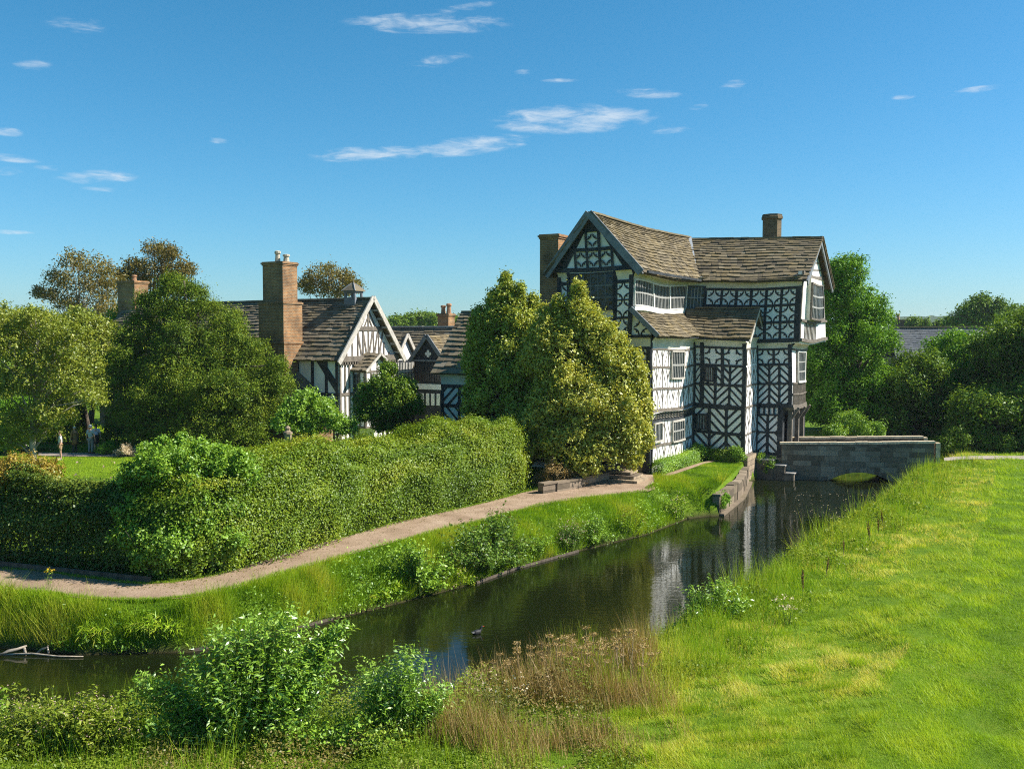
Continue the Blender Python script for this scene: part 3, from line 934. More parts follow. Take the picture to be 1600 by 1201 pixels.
window(w, H, .72, 1.26, 4.72, 5.5, 4, 1, .05, 'timberw' if False else 'greybar', 'timber', .04, W_)
window(w, H, .2, .9, 1.8, 2.62, 4, 1, .05, 'greybar', 'timber', .04, W_)
# bay end G3
m = MB(); w = gG3
for z, h in ((6.6, .08), (4.4, .1), (3.1, .14), (1.5, .1), (.3, .1)): w.rect(m, 0, w.L, z, z + h, 0, .035)
for (za, zb, st) in ((5.7, 6.6, 1), (4.5, 5.6, -1), (3.24, 4.4, 1), (1.6, 3.1, -1), (.4, 1.5, 1)):
    storey(w, m, za, zb, 3, 1.6, .46, .05, .06, st, n1=.024)
done(m, 'timberw')
# gatehouse front F2
m = MB(); w = gF2; L = w.L
for z, h in ((6.5, .12), (5.56, .14), (4.4, .13), (3.0, .24)): w.rect(m, 0, L, z, z + h, 0, .06)
w.rect(m, L - .22, L, 3.0, 7.0, 0, .08); w.rect(m, 0, .1, .2, 7.0, 0, .06)
foil(w, m, .1, .95, 5.7, 6.5); foil(w, m, 1.08, 1.9, 5.7, 6.5); w.rect(m, .95, 1.08, 5.6, 6.6, 0, .05)
for (za, zb, st) in ((4.53, 5.56, -1), (3.24, 4.4, 1)):
    for j, (a, b) in enumerate(((.1, .68), (.8, 1.28), (1.4, L - .22))):
        chev(w, m, a, b, za, zb, st * (1 if j % 2 == 0 else -1), 1.0, .31, .12)
for x in (.68, 1.28): w.rect(m, x, x + .12, 3.2, 5.6, 0, .05)
w2 = Wall((3.19, 10.2), (4.7, 10.2)); L2 = w2.L
for i in range(5): w2.poly(m, [(.12 + i * .3, 2.6), (.2 + i * .3, 2.6), (.2 + i * .3, 3.0), (.12 + i * .3, 3.0)], 0, .16)
w2.rect(m, 0, L2, 2.5, 2.62, 0, .07); w2.rect(m, 0, L2, 1.42, 1.55, 0, .055); w2.rect(m, 0, L2, .1, .26, 0, .06)
w2.rect(m, L2 - .22, L2 + .1, 0, 3.0, 0, .1); w2.rect(m, .6, .76, .2, 2.6, 0, .05)
for (za, zb, st) in ((1.55, 2.5, -1), (.26, 1.42, 1)):
    chev(w2, m, .1, .6, za, zb, st, 1, .36, .13); chev(w2, m, .76, L2 - .22, za, zb, -st, 1, .36, .13)
done(m)
# gatehouse end: windows over balusters, lit
w = gG2; m = MB()
for z, h in ((4.44, .1), (3.78, .08), (3.0, .16), (6.5, .1)): w.rect(m, 0, w.L, z, z + h, 0, .08)
for i in range(14): w.rect(m, .1 + i * .3, .16 + i * .3, 3.16, 4.46, 0, .05)
for x in (1.2, w.L - .35): w.rect(m, x, x + .2, 4.5, 6.5, 0, .06)
done(m, 'timberw')
window(w, H, 1.5, 3.6, 4.62, 6.4, 6, 3, .07, 'greybar', 'whitebar', .05, W_, .1)
w = uG2; m = MB()
gb = MB(); w.poly(gb, [(.3, 11.05), (w.L - .3, 11.05), (w.L / 2 + .3, 13.4)], -.2, 0.0); gb.build('gable', M['plaster'], H, warp=W_)
w.rect(m, -.1, w.L, 11.0, 11.2, 0, .1)
for i in range(9): w.rect(m, .9 + i * .75, 1.0 + i * .75, 11.2, 11.2 + 1.9 * (1 - abs(.9 + i * .75 - 4.2) / 4.2), 0, .04)
w.rect(m, 1.6, w.L - 1.4, 12.0, 12.12, 0, .05); w.rect(m, .9, w.L - 1, 11.55, 11.65, 0, .05)
for z, h in ((7.0, .2), (8.2, .14)): w.rect(m, 0, w.L, z, z + h, 0, .14)
for i in range(9): w.rect(m, 1.3 + i * .38, 1.37 + i * .38, 7.2, 8.2, 0, .05)
w.rect(m, 0, .2, 7.2, 11, 0, .05)
done(m, 'timberw')
orl = Wall((6.05, 11.4), (6.05, 15.6)); ob = MB(); ob.box(5.8, 6.05, 11.4, 15.6, 8.35, 10.9); done(ob, 'cove', 'oriel')
window(orl, H, .12, 4.0, 8.5, 10.55, 9, 3, .05, 'greybar', 'timberw', .06, W_, .1)
# gateway under the jetty
m = MB(); m.box(4.72, 4.78, 11.6, 13.8, 0.1, 2.6); done(m, 'timber', 'gate_door')
m = MB()
for y in (10.6, 12.6, 14.2):
    m.box(5.0, 5.24, y, y + .24, 0.15, 3.0)
    m.beam((5.12, y + .12, 2.2), (5.62, y + .12, 3.0), .16, .14)
m.box(4.7, 5.4, 10.3, 14.5, 2.86, 3.02)
done(m, 'timberw', 'porch_post')
# stone base
for w_, a_, b_, za, zb, nn in ((gF3, -.1, 2.99, -.4, .22, .09), (gF2, .25, 2.0, -2.2, .1, .10), (gF0, 0, 5.6, -.3, .3, .12)):
    m = MB(); w_.rect(m, a_, b_, za, zb, -.2, nn); m.build('stone_base', M['rubble'], H)
m = MB(); m.box(3.0, 3.42, 7.22, 10.2, -2.2, .3); m.build('stone_base', M['rubble'], H)
# roofs
r = MB()
zE, zR = 10.82, 14.16
R0_, R1_ = (ap, -.55, zR), (ap + .8, 14.4, zR - .1)
slates(r, (ap + 2.85, -.55, zE), (A1 + .9, 10.4, zE - .05), R1_, R0_, 18, .4, .045, .22)
slates(r, (ap - 2.85, 16, zE), (ap - 2.85, -.55, zE), R0_, R1_, 15, .7, .045, .1)
ridge(r, R0_, (ap + .4, 7, zR - .2)); ridge(r, (ap + .4, 7, zR - .2), R1_)
r.build('roof', M['slate'], H)
r = MB()
B0, B1 = (-3.4, 14.3, 13.98), (6.25, 14.3, 13.66)
slates(r, (-.55, 9.55, 10.82), (6.25, 9.55, 10.72), B1, (-2.4, 14.3, 13.98), 15, .42, .045, .06)
slates(r, (6.25, 18.7, 10.6), (-6, 18.7, 10.6), (-6, 14.3, 13.9), B1, 14, .7, .045, .06)
ridge(r, B0, B1)
r.build('roof', M['slate'], H)
vl = MB(); vl.beam((-2.45, 14.2, 14.05), (-.48, 9.6, 10.92), .22, .05); vl.beam((.62, 7.05, 7.42), (-.7, 8.9, 8.95), .16, .05); vl.build('valley_lead', M['lead'], H)
r = MB()
slates(r, (.55, -.45, 7.38), (.55, 8.2, 7.42), (A1 + .02, 8.4, 8.82), (A1 + .02, -.45, 8.86), 9, .42, .045, .10)
r.build('lean_to_roof', M['slate'], H)
bg = MB(); bg.beam((.55, -.42, 7.36), (A1, -.42, 8.84), .08, .26); done(bg, 'barge', 'bargeboard')
m = MB(); gF0.poly(m, [(A1 - A0, 7.25), (5.6, 7.25), (5.6, 7.45), (A1 - A0, 8.7)], -.2, 0); m.build('wall', M['plaster'], H, warp=W_)
m = MB(); quatre(gF0, m, 4.6, 5.36, 7.4, 8.14); gF0.rect(m, 4.5, 5.7, 7.2, 7.38, 0, .09); done(m)
r = MB()
slates(r, (0.0, 6.95, 7.34), (3.55, 6.95, 7.26), (3.55, 9.1, 9.08), (-1.1, 9.1, 9.12), 10, .42, .045, .03)
slates(r, (3.55, 10.6, 7.6), (-1, 10.6, 7.6), (-1.1, 9.1, 9.12), (3.55, 9.1, 9.08), 6, .42, .045, .03)
ridge(r, (-.4, 9.1, 9.16), (3.55, 9.1, 9.12), .5, .26, .08)
r.build('bay_roof', M['slate'], H)
gb = MB(); Wall((3.19, 7.3), (3.19, 10.2)).poly(gb, [(-.1, 7.2), (2.95, 7.5), (1.8, 8.95)], -.15, .02); gb.build('gable', M['plaster'], H, warp=W_)
m = MB(); gw = Wall((3.21, 7.3), (3.21, 10.2))
for x in (.6, 1.15, 1.75, 2.3): gw.rect(m, x, x + .09, 7.3, 7.35 + 1.5 * (1 - abs(x - 1.8) / 1.9), 0, .04)
gw.rect(m, 0, 2.9, 7.35, 7.47, 0, .06); done(m, 'timberw')
bg = MB()
for y0, y1, z0, z1 in ((6.9, 9.1, 7.1, 8.93), (9.1, 10.7, 8.93, 7.4)): bg.beam((3.52, y0, z0), (3.58, y1, z1), .08, .2)
done(bg, 'bargew', 'bargeboard')
bg = MB()
for y0, y1, z0, z1 in ((9.5, 14.3, 10.44, 13.40), (14.3, 18.75, 13.44, 10.34)): bg.beam((6.22, y0, z0), (6.22, y1, z1), .09, .34)
done(bg, 'barge', 'bargeboard')
eb = MB(); eb.beam((A1 + .92, -.4, 10.76), (A1 + .85, 9.4, 10.74), .1, .14); eb.beam((-.4, 9.66, 10.72), (6.2, 9.66, 10.64), .1, .14)
eb.beam((.48, -.3, 7.3), (.48, 7.0, 7.32), .1, .12); eb.beam((.3, 7.02, 7.26), (3.5, 7.02, 7.2), .1, .12); done(eb, 'timber', 'eaves_board')
# chimneys
chimney(H, 'chimney', -7.15, -5.98, .9, 2.1, 0, 13.1, M['brick'], (), .1)
c8 = MB(); c8.lathe((2.75, 15.5, 0), [(.62, 11.0), (.62, 15.05), (.7, 15.1), (.7, 15.25), (.66, 15.3), (.66, 15.4), (.5, 15.42)], 8)
c8.build('chimney', M['brickd'], H)

# ---- the hall with the great brick stack
HO = ab(-23.4, 2.7)
K = empty('gabled_hall', (*HO, 0), -TH, 'long stone roofed timbered hall with a massive brick chimney and a small bell cupola', 'house')
def kb(m, mat, name): return m.build(name, M[mat], K)
kF, kG = Wall((-24, .3), (0, .3)), Wall((0, .3), (0, 6.9))
m = MB(); kF.rect(m, 20, 24, 0, 6.0, -.25, 0); kb(m, 'plaster', 'wall')
m = MB(); kF.rect(m, 0, 20, 0, 6.0, -.25, 0); kb(m, 'brick', 'wall')
m = MB(); kG.rect(m, 0, kG.L, 0, 6.0, -.25, 0); kG.poly(m, [(0, 6.0), (kG.L, 6.0), (kG.L / 2, 9.75)], -.25, 0); kb(m, 'plaster', 'wall')
m = MB(); m.box(-24, -.3, 6.7, 6.9, 0, 6); m.box(-24, -23.8, .4, 6.8, 0, 6); Wall((-24, 6.9), (-24, .3)).poly(m, [(0, 6.0), (6.6, 6.0), (3.3, 9.75)], -.25, 0); kb(m, 'brick', 'wall')
m = MB(); w = kG; c = w.L / 2
w.rect(m, -.2, w.L + .2, 5.62, 6.0, 0, .22); w.rect(m, 1.2, w.L - 1.2, 7.75, 8.05, 0, .07)
for i in range(-4, 5):
    x = c + i * .62
    h = 1.75 if abs(i) < 3 else (0.9 if abs(i) == 3 else .2)
    w.rect(m, x - .06, x + .06, 6.0, 6.0 + h, 0, .05)
for i in (-3, -2, -1, 1, 2, 3):
    d = 1 if i < 0 else -1
    x = c + i * .62 + (0 if i > 0 else -.1)
    a, b = sorted((x, x + d * .55)); b = max(b, a + .3)
    P = [(x, 6.0 + max(0, 1.6 - abs(i) * .0)), (x + .12 * d, 7.75), (x + .6 * d, 6.0), (x + .45 * d, 6.0)]
    lim = 9.6 - abs(x - c) * 1.15
    if 7.75 < lim + .3: w.poly(m, [(x + .05 * d, 7.7), (x + .2 * d, 7.7), (x + .62 * d, 6.0), (x + .46 * d, 6.0)], 0, .04)
w.rect(m, c - .07, c + .07, 8.0, 9.5, 0, .05)
for d in (-1, 1):
    w.poly(m, [(c + d * .9, 8.05), (c + d * .75, 8.05), (c + d * .1, 9.0), (c + d * .1, 9.2)], 0, .045)
    w.poly(m, [(c + d * .5, 8.05), (c + d * .36, 8.05), (c + d * .06, 8.6), (c + d * .06, 8.8)], 0, .043)
for i in range(24): w.rect(m, .1 + i * .28, .22 + i * .28, 5.42, 5.62, 0, .2)
kb(m, 'timberw', 'timber_frame')
m = MB()
for x in (0.02, .55, 1.0, 1.5, 2.0, 4.9, 5.4, 5.9, 6.35): w.rect(m, x, x + .16, 0, 5.42, 0, .05)
w.rect(m, 0, w.L, 3.3, 3.5, 0, .06); w.rect(m, 0, w.L, 1.4, 1.6, 0, .06)
kb(m, 'timberw', 'timber_frame')
m = MB()
for x in (20.3, 21.6, 22.8, 23.7): kF.rect(m, x, x + .22, 0, 6, 0, .06)
kF.poly(m, [(21.8, 6.0), (22.4, 6.0), (23.7, 4.4), (23.7, 3.6)], 0, .05); kF.rect(m, 20, 24, 3.3, 3.5, 0, .055)
kb(m, 'timber', 'timber_frame')
r = MB()
slates(r, (-24.4, -.15, 5.75), (.42, -.15, 5.72), (.42, 3.6, 10.05), (-24.4, 3.6, 10.05), 19, .5, .05, .10)
slates(r, (.42, 7.35, 5.72), (-24.4, 7.35, 5.75), (-24.4, 3.6, 10.05), (.42, 3.6, 10.05), 16, .9, .05, .08)
ridge(r, (-24.4, 3.6, 10.05), (-12, 3.6, 9.98), .8, .34, .12); ridge(r, (-12, 3.6, 9.98), (.42, 3.6, 10.08), .8, .34, .12)
kb(r, 'slateg', 'roof')
bg = MB(); bg.beam((.5, 3.6, 10.1), (.5, -.35, 5.55), .1, .36); bg.beam((.5, 3.6, 10.1), (.5, 7.5, 5.55), .1, .36)
for i in range(1, 7):
    f = i / 7; bg.beam((.02, 3.6 + 3.75 * f, 9.8 - 4.2 * f), (.46, 3.6 + 3.75 * f, 9.8 - 4.2 * f), .14, .14); bg.beam((.02, 3.6 - 3.75 * f, 9.8 - 4.2 * f), (.46, 3.6 - 3.75 * f, 9.8 - 4.2 * f), .14, .14)
kb(bg, 'bargew', 'bargeboard')
chimney(K, 'chimney', -5.75, -3.95, -.75, .75, 0, 12.35, M['brick'], ((7.0, .42), (9.75, .22)), .1, ((-4.95, -.1, .85, .19), (-4.35, .1, .6, .22)), 'potw')
chimney(K, 'chimney', -24.9, -22.9, 3.0, 4.4, 6.0, 11.7, M['brick'], (), .12, ((-23.7, 3.7, .55, .2),))
# the stack's outshut with stone slates
m = MB(); m.box(-6.1, -.4, -1.7, .28, 0, 3.0); kb(m, 'brick', 'outshut')
r = MB(); slates(r, (-3.55, -2.0, 3.0), (-.2, -2.0, 2.6), (-.9, .25, 3.0), (-3.55, .25, 4.9), 6, .45, .05, 0); kb(r, 'slateg', 'outshut_roof')
# oriel with its own roof
m = MB(); m.box(0.0, 1.0, 1.9, 4.6, 1.0, 5.0); kb(m, 'plaster', 'oriel')
of, og = Wall((0, 1.9), (1.0, 1.9)), Wall((1.0, 1.9), (1.0, 4.6))
m = MB(); og.poly(m, [(-.1, 5.0), (2.8, 5.0), (1.35, 6.0)], -.2, 0); kb(m, 'plaster', 'oriel_gable')
m = MB()
for x in (0.0, .55, 1.28, 2.0, 2.58): og.rect(m, x, x + .12, 1.0, 5.0, 0, .04)
for x in (.5, 1.3, 2.1): og.rect(m, x, x + .09, 5.0, 5.1 + .8 * (1 - abs(x - 1.33) / 1.4), 0, .04)
for z in (1.0, 2.6, 4.85): og.rect(m, 0, 2.7, z, z + .14, 0, .05); of.rect(m, 0, 1, z, z + .14, 0, .05)
of.rect(m, .44, .56, 1, 5, 0, .04); of.rect(m, .88, 1.0, 1, 5, 0, .045)
kb(m, 'timberw', 'oriel_timber')
window(of, K, .08, .42, 2.9, 4.7, 2, 3, .03, 'greybar', 'timberw', .03)
window(og, K, .7, 1.24, 2.9, 4.7, 2, 3, .03, 'greybar', 'timberw', .03)
r = MB(); slates(r, (-.1, 1.55, 5.0), (1.35, 1.55, 5.0), (1.35, 3.25, 6.15), (-.1, 3.25, 6.15), 5, .4, .045, 0); slates(r, (1.35, 4.95, 5.0), (-.1, 4.95, 5.0), (-.1, 3.25, 6.15), (1.35, 3.25, 6.15), 5, .4, .045, 0)
kb(r, 'slateg', 'oriel_roof')
bg = MB(); bg.beam((1.38, 3.25, 6.15), (1.38, 1.5, 4.95), .06, .16); bg.beam((1.38, 3.25, 6.15), (1.38, 5.0, 4.95), .06, .16); kb(bg, 'bargew', 'oriel_bargeboard')
# cupola
cp = MB()
cx, cy = -1.25, 3.6
for dx in (-.40, .40):
    for dy in (-.40, .40): cp.box(cx + dx - .07, cx + dx + .07, cy + dy - .07, cy + dy + .07, 9.5, 10.56)
cp.box(cx - .46, cx + .46, cy - .46, cy + .46, 9.3, 10.08); cp.box(cx - .5, cx + .5, cy - .5, cy + .5, 10.44, 10.58)
cu = kb(cp, 'leadd', 'cupola')
q = MB(); q.lathe((cx, cy, 10.56), [(.86, 0), (.84, .05), (.42, .36), (.11, .55), (.04, .72), (.02, .84)], 4, rot=math.pi / 4); q.build('cupola_roof', M['slateg'], cu)
q = MB()
for k in range(4):
    a = math.pi / 4 + k * math.pi / 2
    q.tube([(cx + .86 * math.cos(a), cy + .86 * math.sin(a), 10.58), (cx + .42 * math.cos(a), cy + .42 * math.sin(a), 10.94), (cx + .1 * math.cos(a), cy + .1 * math.sin(a), 11.13)], .03, 5)
q.build('cupola_hips', M['lead'], cu)

# ---- the courtyard range between them
CO = ab(-24.6, 14.6)
Cc = empty('courtyard_range', (*CO, 0), -TH, 'low stone roofed range with two dark gabled bay windows between hall and trees', 'house')
def cb(m, mat, name): return m.build(name, M[mat], Cc)
m = MB(); m.box(-6, 8, 0, 6, 0, 5.0); cb(m, 'plaster', 'wall')
r = MB(); slates(r, (-6.3, -.35, 4.9), (8.3, -.35, 4.9), (8.3, 3, 8.05), (-6.3, 3, 8.05), 13, .55, .05, .05); slates(r, (8.3, 6.35, 4.9), (-6.3, 6.35, 4.9), (-6.3, 3, 8.05), (8.3, 3, 8.05), 10, .9, .05, .05)
cb(r, 'slateg', 'roof')
r = MB(); ridge(r, (-6.3, 3, 8.1), (8.3, 3, 8.1), 1.2, .3, .14); cb(r, 'bargew', 'ridge_stones')
chimney(Cc, 'chimney', -.85, .2, 4.1, 5.1, 4.5, 9.05, M['brick'], (), .08, ((-.6, 4.6, .75, .2), (-.05, 4.6, .9, .2)), 'pot')
def bay(x0, x1, y0, lit):
    b = MB(); b.box(x0, x1, y0, 0.1, 0, 5.5); bb = cb(b, 'timber', 'bay_window')
    f, g = Wall((x0, y0), (x1, y0)), Wall((x1, y0), (x1, 0))
    for wl, mt in ((f, 'plaster'), (g, 'plaster')):
        p = MB(); wl.rect(p, .05, wl.L - .05, 3.3, 3.72, 0, .03)
        for i in range(int(wl.L / .48)):
            wl.rect(p, .12 + i * .48, .42 + i * .48, 2.1, 3.0, 0, .03)
        p.build('panel', M[mt], bb)
        gl = MB(); wl.rect(gl, .08, wl.L - .08, 3.9, 5.3, 0, .03); gl.build('pane', M['glass'], bb)
        bars = MB()
        k = max(3, int(wl.L / .22))
        for i in range(k + 1): x = .08 + (wl.L - .16) * i / k; wl.rect(bars, x - .025, x + .025, 3.9, 5.3, .02, .06)
        wl.rect(bars, 0, wl.L, 4.55, 4.64, .02, .065); bars.build('mullions', M['timber'] if wl is f else M['whitebar'], bb)
    return f, g
f, g = bay(1.0, 3.6, -2.2, False)
xm = 2.3
m = MB(); f.poly(m, [(0, 5.5), (2.6, 5.5), (1.3, 7.1)], -.2, 0); cb(m, 'timber', 'bay_gable')
m = MB()
for dx, dz in ((0, 0), (.17, 0), (-.17, 0), (0, .17), (0, -.17)): f.poly(m, [(1.3 + dx + .12 * math.cos(a), 6.02 + dz + .12 * math.sin(a)) for a in [k * math.pi / 4 for k in range(8)]], 0, .04 + .004 * (dx + 2 * dz))
cb(m, 'plaster', 'bay_quatrefoil')
bg = MB(); bg.beam((xm, -2.45, 7.4), (xm - 1.6, -2.45, 5.4), .08, .3); bg.beam((xm, -2.45, 7.4), (xm + 1.6, -2.45, 5.4), .08, .3); bg.beam((xm - 1.5, -2.3, 5.5), (xm + 1.5, -2.3, 5.5), .1, .12); cb(bg, 'barge', 'bay_bargeboard')
r = MB(); slates(r, (xm + 1.6, -2.45, 5.45), (xm + 1.6, 1.0, 5.45), (xm, 3, 7.4), (xm, -2.45, 7.4), 9, .4, .045, 0); slates(r, (xm - 1.6, 1.0, 5.45), (xm - 1.6, -2.45, 5.45), (xm, -2.45, 7.4), (xm, 3, 7.4), 9, .4, .045, 0); cb(r, 'slate', 'bay_roof')
f, g = bay(-3.2, -.35, -2.7, True)
m = MB(); g.poly(m, [(0, 5.5), (2.6, 5.5), (1.3, 7.3)], -.2, 0); cb(m, 'plaster', 'bay_gable')
bg = MB(); bg.beam((-.1, -1.4, 7.5), (-.1, -2.95, 5.4), .08, .26); bg.beam((-.1, -1.4, 7.5), (-.1, .2, 5.4), .08, .26); cb(bg, 'bargew', 'bay_bargeboard')
r = MB(); slates(r, (-3.6, -3.0, 5.45), (-.1, -3.0, 5.45), (-.1, -1.4, 7.5), (-3.6, -1.4, 7.5), 8, .4, .045, 0); slates(r, (-.1, .2, 5.45), (-3.6, .2, 5.45), (-3.6, -1.4, 7.5), (-.1, -1.4, 7.5), 6, .4, .045, 0); cb(r, 'slateg', 'bay_roof')
m = MB(); fw = Wall((3.6, -.02), (8, -.02))
for x in (0.2, 1.2, 2.2, 3.2, 4.2): fw.rect(m, x, x + .2, 0, 4.9, 0, .05)
for z in (1.6, 3.2, 4.7): fw.rect(m, 0, 4.4, z, z + .2, 0, .06)
cb(m, 'timber', 'timber_frame')

# ---- the wing joining the tall house, half behind the trees
WO = ab(-13.2, -.7)
Wg = empty('west_wing', (*WO, 0), -TH, 'stone roofed timbered wing half hidden behind the tall evergreen trees', 'house')
def wb(m, mat, name): return m.build(name, M[mat], Wg)
m = MB(); m.box(.2, 7.4, .2, 6.4, 0, 5.3); wl = Wall((.2, 6.4), (.2, .2)); wl.poly(m, [(0, 5.3), (6.2, 5.3), (3.1, 8.6)], -.2, 0); wb(m, 'plaster', 'wall')
r = MB(); slates(r, (-.2, -.25, 5.2), (7.4, -.25, 5.2), (7.4, 3.3, 8.9), (-.2, 3.3, 8.9), 14, .55, .055, .05); slates(r, (7.4, 6.85, 5.2), (-.2, 6.85, 5.2), (-.2, 3.3, 8.9), (7.4, 3.3, 8.9), 10, .9, .055, .05); ridge(r, (-.2, 3.3, 8.92), (7.4, 3.3, 8.92), .6, .3, .1)
wb(r, 'slateg', 'roof')
fw = Wall((.2, .2), (7.4, .2)); m = MB()
for z in (.3, 2.0, 3.2, 4.35): fw.rect(m, 0, 7.2, z, z + .18, 0, .06)
for i in range(7): fw.rect(m, i * 1.17, i * 1.17 + .18, .3, 4.5, 0, .05)
for i in range(6):
    s0 = i * 1.17 + .18
    chev(fw, m, s0, s0 + .99, 3.38, 4.35, 1 if i % 2 == 0 else -1, 1, .4, .15); chev(fw, m, s0, s0 + .99, 2.18, 3.2, -1 if i % 2 == 0 else 1, 1, .4, .15); chev(fw, m, s0, s0 + .99, .5, 2.0, 1 if i % 2 == 0 else -1, 1, .4, .15)
wb(m, 'timber', 'timber_frame')
cm = MB(); cove(cm, fw, 4.55, 5.15, .02, .3); wb(cm, 'cove', 'cove')

# ---- barn beyond the trees on the right
bx = at(1465, 560, 132)
Bn = empty('slate_roofed_barn', (bx.x, bx.y, 0), math.radians(-6), 'long grey slate barn roof with one small chimney beyond the trees', 'barn')
m = MB(); m.box(-6, 7, -3, 4, 0, 4.2); m.build('wall', M['brick'], Bn)
r = MB(); slates(r, (-6.4, -3.4, 4.0), (7.4, -3.4, 4.0), (7.4, .5, 8.35), (-6.4, .5, 8.35), 16, .45, .03, .05); slates(r, (7.4, 4.4, 4.0), (-6.4, 4.4, 4.0), (-6.4, .5, 8.35), (7.4, .5, 8.35), 12, .9, .03, .05); r.build('roof', M['bluslate'], Bn)
r = MB(); ridge(r, (-6.4, .5, 8.42), (7.4, .5, 8.42), .9, .4, .2); r.build('ridge_tiles', M['pot'], Bn)
chimney(Bn, 'chimney', -5.0, -3.6, 3.2, 4.4, 4, 9.3, M['brickd'], (), .1, ((-4.3, 3.8, .9, .25),))

# ------------------------------------------------------------------ bridge, walls, steps
BP = Vector((16.35, 57.9, 0)); BA = math.radians(-10)
Br = empty('stone_bridge', BP, BA, 'low grey stone bridge with a single shallow arch and pale coping over the moat', 'bridge')
BL, BW = 8.7, 3.3
ac, hw, cz = 4.55, 1.85, -.74
rad = (hw ** 2 + (cz - WZ + .05) ** 2) / (2 * (cz - WZ + .05))
def archz(s):
    d = abs(s - ac)
    return -99 if d >= hw else cz - rad + math.sqrt(rad * rad - d * d)
def topz(s): return .84 + .24 * s / BL
def spandrel(y0, y1, name):
    m = MB(); xs = sorted(set([0, 1.2, 2.2, ac - hw] + [ac - hw + 2 * hw * i / 20 for i in range(21)] + [7.2, 8.0, BL]))
    for a, b in zip(xs, xs[1:]):
        za = max(archz(a), -2.2) if archz(a) > -50 or archz((a + b) / 2) < -50 else WZ - .05
        zb = max(archz(b), -2.2) if archz(b) > -50 or archz((a + b) / 2) < -50 else WZ - .05
        if archz((a + b) / 2) < -50: za = zb = -2.2
        m.hexa([(a, y0, za), (b, y0, zb), (b, y1, zb), (a, y1, za), (a, y0, topz(a)), (b, y0, topz(b)), (b, y1, topz(b)), (a, y1, topz(a))])
    m.build(name, M['ashlar'], Br)
spandrel(0, .36, 'parapet'); spandrel(BW - .36, BW, 'parapet')
m = MB()
for i in range(20):
    a, b = ac - hw + 2 * hw * i / 20, ac - hw + 2 * hw * (i + 1) / 20
    za, zb = max(archz(a + 1e-6), WZ - .05), max(archz(b - 1e-6), WZ - .05)
    m.hexa([(a, .36, za), (b, .36, zb), (b, BW - .36, zb), (a, BW - .36, za), (a, .36, .12), (b, .36, .12), (b, BW - .36, .12), (a, BW - .36, .12)])
m.box(0, ac - hw, .36, BW - .36, -2.2, .12); m.box(ac + hw, BL, .36, BW - .36, -2.2, .12)
m.build('deck', M['rubble'], Br)
m = MB()
for i in range(18):
    a, b = ac - hw - .02 + (2 * hw + .04) * (i + .04) / 18, ac - hw - .02 + (2 * hw + .04) * (i + .96) / 18
    za, zb = max(archz(min(max(a, ac - hw + .001), ac + hw - .001)), WZ), max(archz(min(max(b, ac - hw + .001), ac + hw - .001)), WZ)
    m.hexa([(a, -.04, za + .005), (b, -.04, zb + .005), (b, 0.1, zb + .005), (a, 0.1, za + .005), (a, -.04, za + .27), (b, -.04, zb + .27), (b, .1, zb + .27), (a, .1, za + .27)], random.random())
m.build('arch_ring', M['bridgestone'], Br)
for y0 in (-.06, BW - .42):
    m = MB(); s = -.1
    while s < BL + .05:
        e = min(s + random.uniform(.7, 1.25), BL + .1)
        dz = random.uniform(-.015, .015)
        m.hexa([(s + .006, y0, topz(s) + dz), (e - .006, y0, topz(e) + dz), (e - .006, y0 + .48, topz(e) + dz), (s + .006, y0 + .48, topz(s) + dz), (s + .006, y0 + .03, topz(s) + .13 + dz), (e - .006, y0 + .03, topz(e) + .13 + dz), (e - .006, y0 + .45, topz(e) + .13 + dz), (s + .006, y0 + .45, topz(s) + .13 + dz)], random.random())
        s = e
    m.box(BL + .1, BL + .34, y0, y0 + .48, -.5, topz(BL) + .04)
    m.build('coping', M['coping'], Br)

m = MB(); zrow = -2.0
while zrow < topz(0) - .05:
    zn = zrow + random.uniform(.25, .36); sx_ = -random.uniform(0, .6)
    while sx_ < BL:
        e = min(sx_ + random.uniform(.45, 1.15), BL); a = max(sx_, 0) + .006; b = e - .006; sx_ = e
        if b - a < .05: continue
        za, zb = max(zrow + .006, archz(a) + .05), max(zrow + .006, archz(b) + .05)
        zta, ztb = min(zn - .006, topz(a)), min(zn - .006, topz(b))
        if za >= zta - .02 or zb >= ztb - .02 or max(archz((a + b) / 2), -9) > zn: continue
        y_ = -random.uniform(.004, .022)
        m.hexa([(a, y_, za), (b, y_, zb), (b, .05, zb), (a, .05, za), (a, y_, zta), (b, y_, ztb), (b, .05, ztb), (a, .05, zta)], random.random())
    zrow = zn
m.build('facing', M['bridgestone'], Br)
# mooring steps beside the bridge
St = empty('mooring_steps', (*ab(4.2, 9.3), WZ), -TH, 'grey stone mooring steps at the foot of the house beside the bridge', 'steps')
m = MB(); m.box(-.9, .25, -.1, .85, -.8, 1.15); m.box(.25, .95, -.05, .85, -.8, .85); m.box(.95, 1.5, -.1, .85, -.8, .42); m.build('tread', M['ashlar'], St)
m = MB(); m.box(-.9, .3, -.14, .88, 1.154, 1.22); m.box(.304, 1.0, -.1, .88, .854, .92); m.box(1.004, 1.56, -.14, .88, .424, .48); m.build('nosing', plain('pale_nosing', (.34, .32, .29), .9, .3, 6), St)
mm = MB(); mm.lathe((1.05, .85, 0), [(.24, 0), (.24, 1.2), (.16, 1.5), (.05, 1.6)], 10); mm.build('bollard_stone', M['ashlar'], St)

